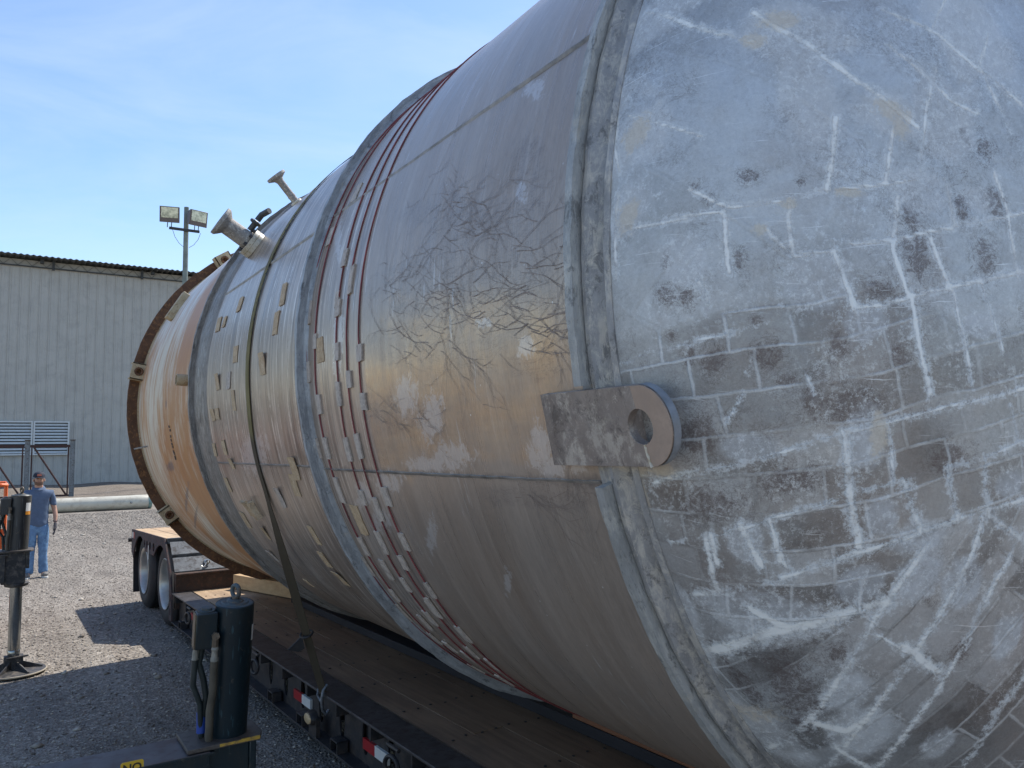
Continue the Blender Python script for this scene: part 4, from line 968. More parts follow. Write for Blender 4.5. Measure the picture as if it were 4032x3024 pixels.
mb = MB(); mb.bb((.05, V2-.06, .70), (W2-.05, V2-.01, ZF_-.052)); mb.cyl((-.04, V2+.03, .86), (.12, V2+.02, .86), .03, n=12); mb.build('rear_bumper', MS['black'], TRL)
mb = MB()
for v in WV: mb.cyl((.2, v, WZ), (W2-.2, v, WZ), .065, n=14)
mb.bb((.85, .1, .42), (.97, 2.5, .62)); mb.bb((1.65, .1, .42), (1.77, 2.5, .62)); mb.build('axles', MS['black'], TRL)
def wheel(u0, v, sgn):
    o = bpy.data.objects.new('wheel', None); COL.objects.link(o); o.parent = TRL; o.empty_display_size = .1
    mb = MB(); d = (sgn, 0, 0); p = (u0, v, WZ-.002)
    for off in (0, .33):
        pr = [(off+.06, .285), (off+.015, .31), (off+.0, .36), (off+.005, .43), (off+.03, .475), (off+.055, WRAD-.006)]
        for k in range(5):
            x = off+.065+k*.032; pr += [(x, WRAD), (x+.022, WRAD), (x+.024, WRAD-.012), (x+.030, WRAD-.012)]
        pr += [(off+.235, WRAD-.006), (off+.255, .475), (off+.28, .43), (off+.28, .36), (off+.26, .31), (off+.22, .285)]
        mb.lathe(p, d, pr, 56, closed=True)
    mb.build('tyre', MS['tyre'], o, smooth=30)
    mb = MB(); mb.lathe(p, d, [(.012, .300), (.004, .312), (.0, .305), (.012, .292), (.03, .285), (.10, .270), (.17, .262), (.19, .24), (.195, .15), (.17, .14), (.165, .10), (.12, .095), (.09, .07), (.085, 0)], 40)
    for k in range(10):
        t = k*.628; mb.cyl((u0+sgn*.195, v+.195*math.cos(t)*.93, WZ+.195*math.sin(t)*.93), (u0+sgn*.165, v+.195*math.cos(t)*.93, WZ+.195*math.sin(t)*.93), .014, n=6)
    mb.build('rim', MS['rim'], o)
for v in WV:
    wheel(.055, v, 1); wheel(W2-.055, v, -1)

# ------------------------------------------------------------------ timber under the tank
def beam(name, lab, cat, p0, p1, wd, h, mat, group=None, bev=.006):
    p0 = Vector(p0); p1 = Vector(p1); d = (p1-p0); L = d.length; c = (p0+p1)/2
    o = (c.x, c.y, c.z-h/2); a = math.atan2(d.y, d.x)
    mb = MB(); mb.box((c.x, c.y, c.z), (L, wd, h), Matrix.Rotation(a, 3, 'Z'))
    b = mb.build(name, mat, bevel=bev, org=o); tag(b, lab, cat, group); return b
z1 = DZ+.08
a = tw(.72, -.12, z1); b = tw(1.9, -4.1, z1); 
beam('timber_beam', 'pale squared timber wedged on the deck under the far end of the tank', 'timber', a, b, .15, .155, MS['lumber'])
zb = DZ+.035
beam('cradle_timber', 'long black timber lying along the trailer deck beneath the tank', 'timber', tw(1.12, -1.45, zb), tw(1.12, VF+.3, zb), .46, .065, MS['darkbeam'])
beam('block_timber', 'red brown timber on top of the black timber under the near end of the tank', 'timber', tw(.98, -6.15, DZ+.068+.06), tw(.98, -9.4, DZ+.068+.06), .18, .115, MS['brownbeam'])
beam('block_timber', 'red brown timber block on the black timber right below the grey putty ring', 'timber', tw(1.25, -3.0, DZ+.068+.045), tw(1.25, -4.6, DZ+.068+.045), .2, .08, MS['darkbeam'])

# ------------------------------------------------------------------ strap over the tank
def strap_mat():
    m = M('olive_webbing', .75, 0, .2); u = m.uv()
    n1 = m.ramp(m.noise(1, 5, .6, m.map(u, (8, 5, 1))), (.35, 0), (.7, 1))
    base = m.mix(n1, (.15, .125, .055), (.23, .195, .09))
    base = m.mix(m.mul(m.ramp(m.attr('dirt').outputs['Fac'], (0, 0), (1, 1)), .9), base, (.060, .047, .036))
    base = m.mix(m.mul(m.ramp(m.noise(1, 4, .6, m.map(u, (60, 28, 1))), (.54, 0), (.6, 1)), m.attr('mark').outputs['Fac']), base, (.045, .045, .035))
    m.col(base); m.bump(m.noise(1, 2, .5, m.map(u, (900, 40, 1))), .5, .001); return m.mat
SW = .095; pend = tw(.0, -4.62, DZ+.01)
pts = []; aT = -20.9; TWS = 1
ys = lambda a: 4.765 if a > -6 else 4.765+(-6-a)*.0048
for a in np.linspace(200, aT, 110): pts.append((tp(a, ys(a), TR+.006), 1))
p0 = pts[-1][0]; sag = 0
hk = Vector((pend.x+.0, pend.y, pend.z))
for k in range(1, 14): pts.append((p0.lerp(hk, k/13), 0))
N = len(pts); vs = []; dirt = []; mark = []; uvs = []; L = 0
for i, (p, on) in enumerate(pts):
    if i: L += (p-pts[i-1][0]).length
    t = (pts[min(i+1, N-1)][0]-pts[max(i-1, 0)][0]).normalized()
    w_ = Vector((0, 1, 0)); w_ = (w_-t*w_.dot(t)).normalized(); nn = t.cross(w_).normalized()
    if not on:
        k = (i-110)/13; ta = -.75*min(1, k*3)*TWS; w_ = (w_*math.cos(ta)+nn*math.sin(ta)).normalized(); nn = t.cross(w_).normalized()
    hwid = SW/2*.72*(1-.25*(0 if on else (i-110)/13))
    for s_, h_ in ((-1, 0), (1, 0), (1, .004), (-1, .004)):
        vs.append(p+w_*hwid*s_-nn*h_*(1 if nn.dot(Vector((TX, p.y, TZ))-p) > 0 else -1)); uvs.append((s_*SW/2, L))
        aa = math.degrees(math.atan2(p.z-TZ, TX-p.x))
        dirt.append(0 if aa > -12 and on else 1); mark.append(1 if aa > 6 and on else .0)
me = MB(); me.add(vs, [(i*4+j, i*4+(j+1) % 4, i*4+4+(j+1) % 4, i*4+4+j) for i in range(N-1) for j in range(4)]+[(0, 1, 2, 3), (N*4-1, N*4-2, N*4-3, N*4-4)])
ST = thing('ratchet_strap', 'olive webbing strap over the tank, pulled down to the trailer edge', 'strap', tuple(pend))
so_ = me.build('webbing', strap_mat(), ST, smooth=0)
for nm, dat in (('dirt', dirt), ('mark', mark)):
    at = so_.data.attributes.new(nm, 'FLOAT', 'POINT'); at.data.foreach_set('value', dat)
uvl = so_.data.uv_layers.new(name='UVMap')
for lp in so_.data.loops: uvl.data[lp.index].uv = uvs[lp.vertex_index]
mb = MB(); c = pend; mb.tube([c+Vector((.02, -.03, .05)), c+Vector((-.01, -.035, .02)), c+Vector((-.025, -.04, -.04)), c+Vector((-.02, -.05, -.1)), c+Vector((.0, -.05, -.13)), c+Vector((.025, -.045, -.11))], .011, 10)
mb.tube([c+Vector((.0, .06, .04)), c+Vector((-.03, .02, -.02)), c+Vector((-.025, -.04, -.05))], .010, 8); mb.build('strap_hook', MS['ramp'], ST)
q = p0.lerp(hk, .70); mb = MB(); mb.torus(q, (hk-p0), .040, .008, 18, 6); mb.add([q+Vector((-.03, 0, -.01)), q+Vector((-.11, .03, -.09)), q+Vector((-.05, .01, -.11)), q+Vector((-.01, .0, -.09)), q+Vector((-.03, .008, -.01)), q+Vector((-.11, .038, -.09)), q+Vector((-.05, .018, -.11)), q+Vector((-.01, .008, -.09))], [(0, 1, 2, 3), (7, 6, 5, 4), (0, 4, 5, 1), (1, 5, 6, 2), (2, 6, 7, 3), (3, 7, 4, 0)])
mb.build('loose_strap_end', MS['black'], ST)

# ------------------------------------------------------------------ hydraulic jacks on outrigger beams
def streak(name, c, d2, rst, rough=.42):
    m = M(name, rough, .1, .45); o = m.obj()
    base = m.mix(m.ramp(m.noise(4, 6, .6, m.map(o, (1, 1, .25))), (.3, 0), (.7, 1)), c, d2)
    base = m.mix(m.mul(m.ramp(m.noise(3, 8, .7, m.map(o, (2, 2, .5), loc=(1, 1, 1))), (.50, 0), (.66, 1)), .75), base, rst)
    base = m.mix(m.mul(m.ramp(m.noise(16, 8, .85, dist=.6), (.60, 0), (.63, 1)), .8), base, tuple(q*2.2 for q in rst))
    base = m.mix(m.mul(m.ramp(m.noise(1, 3, .5, m.map(o, (90, 90, 5), rot=(.3, .2, 0))), (.64, 0), (.68, 1)), .6), base, tuple(q*3 for q in d2))
    m.col(base); m.bump(m.noise(50, 4, .6), .12, .003); return m.mat
MJ = dict(
    blue=streak('chipped_dark_teal_paint', (.006, .015, .021), (.011, .027, .034), (.030, .028, .024)),
    top=simple('dusty_teal_cap', (.055, .075, .085), .6, var=.35, scale=20, dirt=(.10, .075, .055)),
    grey=streak('worn_dark_grey_paint', (.030, .032, .034), (.055, .058, .058), (.075, .055, .04)),
    brown=streak('rusty_olive_edge', (.070, .060, .040), (.10, .082, .055), (.10, .06, .035)),
    hose=simple('black_hose', (.020, .028, .028), .5, var=.3, scale=20, bump=.2), hose2=simple('grey_brown_hose', (.075, .066, .050), .55, var=.3, scale=14, bump=.2),
    crimp=simple('pale_hose_crimp', (.21, .20, .17), .5, var=.3, scale=30, bump=.1), fit=simple('brown_hex_fitting', (.12, .095, .07), .5, .3, var=.3, scale=30),
    bluetape=simple('blue_tape', (.015, .055, .28), .5, var=.2, bump=0), yellow=simple('yellow_paint', (.50, .30, .04), .55, var=.3, scale=20, dirt=(.25, .15, .05)),
    plate=simple('rusty_plate_top', (.090, .075, .062), .65, var=.35, scale=10, dirt=(.05, .035, .03)), rod=simple('chrome_rod', (.33, .34, .33), .22, .85, var=.15, bump=0),
    foot=simple('black_foot_casting', (.030, .030, .032), .6, var=.4, scale=8, bump=.3, dirt=(.11, .095, .08)), ring=simple('dusty_foot_edge', (.30, .26, .20), .7, var=.25, scale=14),
    beamtop=simple('dusty_beam_top', (.10, .085, .085), .55, var=.3, scale=6, dirt=(.07, .045, .04)), sticker=simple('yellow_sticker', (.68, .42, .03), .45, var=.06, bump=0),
    ink=simple('black_lettering', (.02, .02, .02), .5, bump=0, var=.05), white=simple('white_label', (.75, .76, .75), .4, bump=0, var=.05), orange=simple('orange_label', (.75, .30, .03), .4, bump=0, var=.05))
def jack(lab, base, top, r, near):
    b = Vector(base); t = Vector(top); ax = (t-b).normalized(); J = thing('outrigger_jack', lab, 'hydraulic jack', (b.x, b.y, 0), group='hydraulic outrigger jacks')
    H = (t-b).length; body = MJ['blue'] if near else MJ['grey']
    mb = MB(); mb.lathe(b, ax, [(0, r), (H-.004, r), (H, r-.004)], 56); cyl_ = mb.build('jack_cylinder', body, J)
    mb = MB(); mb.lathe(t-ax*.002, ax, [(0, r-.003), (.004, r-.012), (.003, r*.72), (.0085, r*.66), (.0085, r*.45), (.014, r*.36), (.018, 0)], 48); mb.build('top_cap', MJ['top'], J)
    side = Vector((1, -.15, 0)).normalized()
    mb = MB(); e = t+ax*.050; mb.torus(e, Vector((.93, .37, 0)) if near else Vector((.9, .35, 0)), .0250, .0095, 28, 10); mb.cyl(t+ax*.006, t+ax*.03, .016, .013, 12); mb.lathe(t+ax*.004, ax, [(0, .036), (.008, .034), (.014, .02)], 20); mb.build('lifting_eye', MJ['top'] if near else MJ['fit'], J)
    # valve block at the left of the top
    lf = Vector((-1, .12, 0)).normalized() if near else Vector((-1, 0, 0)); fw = Vector((-.12, -1, 0)).normalized() if near else Vector((0, -1, 0))
    R3 = Matrix((-lf, -fw, ax)).transposed()
    c = t+lf*(r+.035)-ax*.105+fw*.01; mb = MB(); mb.box(c, (.085, .11, .155), R3); bl = mb.build('valve_block', body, J, bevel=.004)
    mb = MB(); mb.box(c+lf*.046, (.006, .10, .15), R3); mb.build('block_side_plate', MJ['brown'], bl)
    mb = MB(); mb.cyl(c+ax*.078, c+ax*.086, .034, n=24); mb.cyl(c+ax*.086, c+ax*.096, .022, n=20); mb.build('block_cap', MJ['top'], bl)
    # hoses
    p = c+fw*.07-lf*.035-ax*.02
    mb = MB(); mb.cyl(p-fw*.02, p+fw*.012, .017, n=6); mb.cyl(p-ax*.0, p-ax*.045, .014, n=8); mb.build('hose_fitting', MJ['fit'], J)
    mb = MB(); mb.lathe(p-ax*.045, -ax, [(0, .012), (.01, .016), (.02, .013), (.045, .0135), (.05, .0165), (.062, .017), (.064, .01)], 14); mb.build('hose_crimp', MJ['crimp'], J); mb = MB()
    q = c+lf*.038+fw*.02-ax*.078; mb.lathe(q, -ax, [(0, .010), (.01, .012), (.04, .013), (.045, .015), (.05, .01)], 14); mb.build('hose_crimp', MJ['crimp'], J)
    zb_ = b.z+.005
    mb = MB(); e1 = b+lf*(r+.002)+fw*.075; mb.tube([p-ax*.105, p-ax*.25-lf*.002, p.lerp(e1, .7)+lf*.004, Vector((e1.x, e1.y, zb_))], .0165, 12); mb.build('hose', MJ['hose2'], J)
    mb = MB(); e2 = b+lf*(r+.028)+fw*.02; mb.tube([q-ax*.045, q-ax*.16+lf*.002, q.lerp(e2, .62)-lf*.004, Vector((e2.x, e2.y, zb_))], .0125, 12)
    q2 = c-ax*.078+lf*.01; mb.tube([q2, q2-ax*.07+lf*.01, q2-ax*.14+lf*-.012, q2.lerp(e2, .55)-lf*.018, Vector((e2.x, e2.y, zb_+.05))], .0135, 12); mb.build('hose', MJ['hose'], J)
    if near:
        mb = MB(); mb.cyl(Vector((e2.x, e2.y, zb_+.02)), Vector((e2.x, e2.y, zb_+.105)), .021, n=14); mb.build('blue_tape_wrap', MJ['bluetape'], J)
    a_ = J
    # labels
    def lab_patch(name, mat, ang0, ang1, z0, z1):
        mb = MB(); vs = []
        for i in range(7):
            an = ang0+(ang1-ang0)*i/6
            for z in (z0, z1): vs.append(b+ax*z+Vector((math.cos(an), math.sin(an), 0))*(r+.0012))
        mb.add(vs, [(2*i, 2*i+2, 2*i+3, 2*i+1) for i in range(6)]); mb.build(name, mat, J)
    if near: lab_patch('white_label', MJ['white'], rad(-38), rad(-8), H-.17, H-.10)
    else:
        lab_patch('white_label', MJ['white'], rad(-62), rad(-25), H-.155, H-.075); lab_patch('orange_label', MJ['orange'], rad(-62), rad(-25), H-.19, H-.157)
    # head plate and housing
    th = .018
    mb = MB(); cx, cy = b.x-.02, b.y
    pl = [(-.19, -.125), (.11, -.125), (.135, -.06), (.135, .10), (.10, .125), (-.19, .125)]
    mb.plate(pl, [], (b.x, b.y, b.z-th), (1, 0, 0), (0, 1, 0), th); mb.build('head_plate', MJ['plate'], J, bevel=.003)
    if near:
        mb = MB(); mb.bb((b.x-.06, b.y-.1265, b.z-.012), (b.x+.11, b.y-.1252, b.z-.0005)); mb.bb((b.x+.03, b.y-.1265, b.z-.0005), (b.x+.11, b.y-.118, b.z+.001)); mb.build('yellow_edge', MJ['yellow'], J, smooth=0)
    mb = MB(); hb = .30
    mb.box((b.x-.03, b.y, b.z-th-hb/2), (.20, .20, hb)); mb.lathe((b.x, b.y, b.z-th-hb-.04), (0, 0, 1), [(0, 0), (0, .07), (.01, .10), (.04, .105), (.05, 0)], 32)
    mb.bb((b.x+.07, b.y-.105, b.z-th-.16), (b.x+.10, b.y+.105, b.z-th)); mb.build('jack_housing', MJ['blue'] if near else MJ['foot'], J, bevel=.006)
    zr = b.z-th-hb-.04; rr = r*.60
    mb = MB(); mb.lathe((b.x, b.y, .17), (0, 0, 1), [(0, 0), (0, rr*.95), (.005, rr), (.055, rr), (.06, rr*.94), (.065, rr), (zr-.17+.02, rr)], 32); mb.build('jack_rod', MJ['rod'], J)
    mb = MB(); fz = .022
    mb.lathe((b.x, b.y, fz), (0, 0, 1), [(0, 0), (0, .275), (.012, .28), (.012, .265), (.03, .10), (.03, 0)], 48)
    mb.box((b.x, b.y, .11), (.16, .09, .13)); mb.bb((b.x-.045, b.y-.05, .13), (b.x+.045, b.y+.05, .20))
    for an in (0, 60, 120, 180, 240, 300):
        u_ = Vector((math.cos(rad(an)), math.sin(rad(an)), 0)); v_ = Vector((-u_.y, u_.x, 0)); P0 = Vector((b.x, b.y, fz+.005))
        mb.hexa([P0+u_*.05-v_*.006, P0+u_*.245-v_*.006, P0+u_*.245+v_*.006, P0+u_*.05+v_*.006, P0+u_*.05-v_*.006+Vector((0, 0, .10)), P0+u_*.245-v_*.006+Vector((0, 0, .022)), P0+u_*.245+v_*.006+Vector((0, 0, .022)), P0+u_*.05+v_*.006+Vector((0, 0, .10))])
    mb.cyl((b.x-.06, b.y-.075, .165), (b.x+.12, b.y-.06, .172), .010, n=8); mb.build('foot_pad', MJ['foot'], J)
    mb = MB(); mb.torus((b.x, b.y, fz+.006), (0, 0, 1), .278, .009, 48, 8); mb.build('foot_rim', MJ['ring'], J)
    # outrigger beam going left
    mb = MB(); zt = b.z-th-.002-(.012 if near else .02); hb = .24
    x1 = b.x-.10; x0 = b.x-(3.2 if near else 2.6)
    mb.bb((x0, b.y-.125, zt-hb), (x1, b.y+.125, zt-.006)); mb.bb((x0, b.y-.13, zt-.006), (x1+.02, b.y+.13, zt+.006)) ; mb.bb((x0, b.y-.13, zt-hb-.012), (x1, b.y+.13, zt-hb))
    be = mb.build('outrigger_beam', MJ['blue'] if near else MJ['foot'], J, smooth=0, bevel=.002)
    mb = MB(); mb.bb((x0, b.y-.128, zt+.0062), (x1+.0, b.y+.128, zt+.0085)); mb.build('beam_dust_layer', MJ['beamtop'], be, smooth=0)
    return J, zt
J2, _z = jack('dark grey jack standing beside the man, chrome rod out and round foot pad on gravel', (.205, 9.1, 1.185), (.222, 9.09, 1.71), .088, False)
J1, zt1 = jack('near dark teal jack with blue tape on its hose and a yellow edged plate', (.90, 3.70, .87), (.905, 3.62, 1.45), .082, True)
# sticker on the near beam
sx = at_y(475, 3000, 3.573)[0]; sx2 = at_y(566, 3000, 3.573)[0]; sz = at_y(520, 2997, 3.573)[2]
mb = MB(); mb.plate([(sx, sz-.13), (sx2, sz-.13), (sx2, sz-.006), (sx2-.006, sz), (sx+.006, sz), (sx, sz-.006)], [], (0, 3.5745, 0), (1, 0, 0), (0, 0, 1), .0018)
stk = mb.build('warning_sticker', MJ['sticker'], J1, smooth=0)
def text(s, size, loc, rot, mat, parent, name='lettering', ext=.0004, bold=.0):
    c = bpy.data.curves.new(name, 'FONT'); c.body = s; c.size = size; c.extrude = ext; c.align_x = 'CENTER'; c.offset = bold
    o = bpy.data.objects.new('tmp', c); COL.objects.link(o); dg = bpy.context.evaluated_depsgraph_get(); dg.update()
    me = bpy.data.meshes.new_from_object(o.evaluated_get(dg)); COL.objects.unlink(o); bpy.data.objects.remove(o)
    Mx = Matrix.Translation(Vector(loc)-Vector(parent_org(parent))) @ rot.to_4x4(); me.transform(Mx); me.name = name; me.materials.clear(); me.materials.append(mat)
    ob = bpy.data.objects.new(name, me); COL.objects.link(ob); ob.parent = parent; return ob
text('NO', .044, ((sx+sx2)/2, 3.5722, sz-.0405), Matrix.Rotation(rad(90), 3, 'X'), MJ['ink'], stk, bold=.0012)
# ------------------------------------------------------------------ far buildings and yard things
YW = 56.5
MF = dict(wall=simple('pale_grey_sheet_wall', (.395, .39, .36), .5, .05, var=.06, scale=.6, bump=0, dirt=(.35, .345, .32)),
    dark=simple('dark_eave_steel', (.035, .04, .045), .6, var=.3, bump=0), truss=simple('soffit_panel', (.30, .30, .28), .7, var=.1, bump=0),
    louv=simple('louvre_white', (.55, .58, .58), .45, var=.08, bump=0), louvback=simple('louvre_dark', (.03, .035, .04), .8, bump=0),
    post=rust_material('galvanised_post', (.17, .19, .20), (.25, .27, .28), (.10, .085, .07), 3), frame=rust_material('dark_red_frame', (.045, .022, .020), (.07, .035, .03), (.05, .04, .04), 3),
    pipe=simple('cream_pipe', (.52, .49, .40), .4, var=.1, scale=2, bump=0, dirt=(.42, .38, .30)), pipeend=simple('green_pipe_end', (.16, .26, .24), .5), pole=simple('grey_green_pole', (.17, .20, .18), .6, var=.3, scale=2, bump=.2),
    lampbody=simple('bronze_lamp_body', (.12, .095, .085), .5, var=.12, bump=0), orange=simple('orange_paint', (.72, .13, .02), .4, var=.08, bump=0), roof=simple('roof_sheet', (.10, .11, .12), .5, .3, var=.15, bump=0))
B = thing('warehouse', 'large pale grey corrugated metal shed behind the yard', 'building', (10, YW, 0))
# ribbed front wall (one mesh)
mb = MB(); prof = []; x = -16.0
while x < 44:
    prof += [(x, 0), (x+.14, 0), (x+.155, .012), (x+.19, .012), (x+.205, 0), (x+.33, 0), (x+.345, .012), (x+.38, .012), (x+.395, 0), (x+.43, 0), (x+.455, .04), (x+.505, .04)]; x += .53
H = 14.1; vs = []
for px_, d_ in prof: vs += [(px_, YW-d_, -.1), (px_, YW-d_, H)]
mb.add(vs, [(2*i, 2*i+2, 2*i+3, 2*i+1) for i in range(len(prof)-1)])
mb.build('front_wall', MF['wall'], B, smooth=0)
mb = MB(); mb.bb((-16, YW+.02, -.1), (44, YW+24, H-.05)); mb.build('shed_body', MF['wall'], B, smooth=0)
for z in (10.7, 8.66, 5.2):
    mb = MB(); mb.bb((-16, YW-.016, z), (44, YW-.002, z+.012)); mb.build('sheet_lap', MF['wall'], B, smooth=0)
mb = MB(); x = -16.3; vs = []; k = 0
while x < 44.3:
    z = .032*math.cos(k*math.pi/3); vs += [(x, YW-1.1, 14.22+z), (x, YW+24.4, 15.4+z), (x, YW-1.1, 14.19+z), (x, YW+24.4, 15.37+z)]; x += .055; k += 1
n = len(vs)//4; mb.add(vs, [q for i in range(n-1) for q in ((4*i, 4*i+4, 4*i+5, 4*i+1), (4*i+2, 4*i+3, 4*i+7, 4*i+6), (4*i, 4*i+2, 4*i+6, 4*i+4))])
mb.build('roof', MF['roof'], B, smooth=60)
mb = MB(); mb.bb((-16, YW-.07, 13.72), (10.8, YW-.045, 14.10)); mb.build('soffit', MF['truss'], B, smooth=0)
mb = MB(); mb.bb((-16, YW-.16, 13.66), (10.3, YW-.10, 13.72)); x = -16
while x < 10: mb.tube([(x, YW-.12, 13.72), (x+.38, YW-.12, 14.1), (x+.76, YW-.12, 13.72)], .012, 5); x += .76
mb.build('eave_truss', MF['truss'] if 0 else MF['dark'], B, smooth=0)
for x in (-12.7, -7.6, -2.5, 2.62, 7.72):
    mb = MB(); mb.bb((x-.07, YW-.3, 13.56), (x+.07, YW-.17, 14.14)); mb.build('eave_bracket', MF['dark'], B, smooth=0)
for x in (2.0, 8.35):
    mb = MB(); mb.box((x, YW-.35, 14.0), (.22, .25, .2)); mb.cyl((x, YW-.35, 14.0), (x, YW-.35, 14.18), .03); mb.build('eave_lamp', MF['dark'], B, smooth=0, bevel=.02)
for x0, x1 in ((-2.06, -.11), (-.11, 1.83), (1.86, 3.80)):
    mb = MB(); z0, z1 = 1.98, 4.07; f = .09
    for a_, b_ in (((x0, z0), (x1, z0+f)), ((x0, z1-f), (x1, z1)), ((x0, z0+f), (x0+f, z1-f)), ((x1-f, z0+f), (x1, z1-f))): mb.bb((a_[0], YW-.2, a_[1]), (b_[0], YW-.042, b_[1]))
    lv = mb.build('louvre_vent', MF['louv'], B, smooth=0)
    mb = MB(); mb.bb((x0+f, YW-.06, z0+f), (x1-f, YW-.043, z1-f)); mb.build('vent_backing', MF['louvback'], lv, smooth=0)
    mb = MB()
    for k in range(10):
        z = z0+f+.02+k*.188; mb.box(((x0+x1)/2, YW-.12, z+.075), (x1-x0-2*f, .012, .15), Matrix.Rotation(rad(-38), 3, 'X'))
    mb.build('louvre_blades', MF['louv'], lv, smooth=0)
# verge of brown grit in front of the shed
def verge():
    m = M('brown_grit', .95, 0, .1); o = m.obj(); base = m.mix(m.ramp(m.noise(1.2, 8, .75), (.35, 0), (.65, 1)), (.15, .125, .10), (.26, .22, .18)); base = m.mix(m.ramp(m.noise(14, 6, .8), (.5, 0), (.62, .7)), base, (.34, .31, .27)); m.col(base); m.bump(m.noise(6, 6, .8), 1, .1); return m.mat
mb = MB(); vs = []; nx = 90
for i in range(nx+1):
    x = -16+i*.6; y0 = 37+math.sin(x*.7)*.7+math.sin(x*2.1)*.3; z = .12+.05*math.sin(x*1.3)
    vs += [(x, y0, .004), (x, y0+1.5, z), (x, YW-2, z+.03), (x, YW+.3, z+.03)]
mb.add(vs, [(4*i+j, 4*i+4+j, 4*i+5+j, 4*i+1+j) for i in range(nx) for j in range(3)]); struct(mb.build('gritty_verge', verge()))
# steel rack
YR = 41.5
K = thing('steel_rack', 'dark framed steel rack with pale posts standing in front of the louvred vent', 'rack', (1.2, YR, .1))
for x in (-2.4, -.62, 1.17, 2.95):
    mb = MB(); mb.bb((x-.10, YR-.06, 0), (x-.085, YR+.06, 2.68)); mb.bb((x+.085, YR-.06, 0), (x+.10, YR+.06, 2.68)); mb.bb((x-.10, YR-.008, 0), (x+.10, YR+.008, 2.68)); p_ = mb.build('post', MF['post'], K, smooth=0)
    mb = MB(); mb.bb((x-.12, YR-.08, 2.68), (x+.12, YR+.08, 2.71)); mb.build('post_cap', MF['frame'], p_, smooth=0)
for x0 in (-2.4, -.62, 1.17):
    xa, xb = x0+.17, x0+1.61
    mb = MB(); y = YR-.02
    mb.bb((x0+.1, y-.03, 2.36), (x0+1.68, y+.03, 2.48)); mb.bb((x0+.1, y-.03, .12), (x0+1.68, y+.03, .2))
    mb.bb((xa-.03, y-.028, .2), (xa+.03, y+.028, 2.36)); mb.bb((xb-.03, y-.028, .2), (xb+.03, y+.028, 2.36)); mb.tube([(xa+.06, y, 2.4), (xb-.03, y, .16)], .04, 8)
    mb.build('braced_frame', MF['frame'], K, smooth=0)
# pipe lying on the ground
mb = MB(); PO = (0, 32.1, 0)
mb.lathe((-9, 31.9, .258), (1, .014, 0), [(0, .20), (0, .25), (13.2, .25), (13.35, .258), (13.78, .258), (13.80, .25), (13.80, .21), (13.2, .21)], 40)
P_ = thing('cream_pipe', 'long cream plastic pipe lying on the gravel behind the man', 'pipe', (-9, 31.9, 0)); mb.build('pipe_body', MF['pipe'], P_)
mb = MB(); mb.lathe((4.79, 32.09, .258), (1, .014, 0), [(0, .262), (.10, .262), (.12, .25), (.12, .2), (0, .2)], 40); mb.build('end_collar', MF['pipeend'], P_)
mb = MB(); mb.lathe((4.2, 31.83, .26), (0, -1, 0), [(0, .04), (.02, .04), (.03, .015), (.05, 0)], 14); mb.build('pipe_bung', MF['post'], P_)
# orange lift basket
Kb = thing('lift_basket', 'bright orange guard rail basket of a lift behind the dark grey jack', 'lift platform', (-.8, 11.4, 0))
mb = MB(); x0, x1, y0, y1 = -1.75, .115, 11.0, 11.85; r = .022
for z in (1.745, 1.42): mb.tube([(x0, y0, z), (x1-.05, y0, z), (x1, y0+.05, z), (x1, y1, z), (x0, y1, z)], r, 10)
for x, y in ((x0, y0), (-.8, y0), (.03, y0), (x1, y0+.4), (x1, y1), (-.8, y1), (x0, y1)): mb.tube([(x, y, 1.0), (x, y, 1.745)], r*.9, 8)
mb.build('guard_rails', MF['orange'], Kb)
mb = MB(); mb.bb((x0, y0-.012, 1.0), (x1, y0, 1.17)); mb.bb((x1-.001, y0, 1.0), (x1+.011, y1, 1.17)); mb.bb((x0, y1, 1.0), (x1, y1+.012, 1.17)); mb.build('toe_board', MF['orange'], Kb, bevel=.003)
mb = MB(); mb.bb((x0, y0, .96), (x1-.002, y1, 1.0)); mb.build('basket_floor', MF['dark'], Kb)
mb = MB()
for k in range(3):
    z = .35+k*.2
    mb.tube([(-1.6, 11.1, z), (-.4, 11.1, z+.2)], .03, 8); mb.tube([(-1.6, 11.1, z+.2), (-.4, 11.1, z)], .03, 8); mb.tube([(-1.6, 11.75, z), (-.4, 11.75, z+.2)], .03, 8); mb.tube([(-1.6, 11.75, z+.2), (-.4, 11.75, z)], .03, 8)
mb.build('scissor_arms', MF['dark'], Kb)
mb = MB(); mb.bb((-1.7, 11.05, .12), (-.3, 11.8, .36)); mb.build('lift_chassis', MF['orange'], Kb, bevel=.02)
for x in (-1.5, -.5):
    for y in (11.05, 11.8):
        mb = MB(); mb.lathe((x, y-.05, .15), (0, 1, 0), [(0, 0), (0, .13), (.02, .15), (.08, .15), (.1, .13), (.1, 0)], 24); mb.build('lift_wheel', MS['tyre'], Kb)
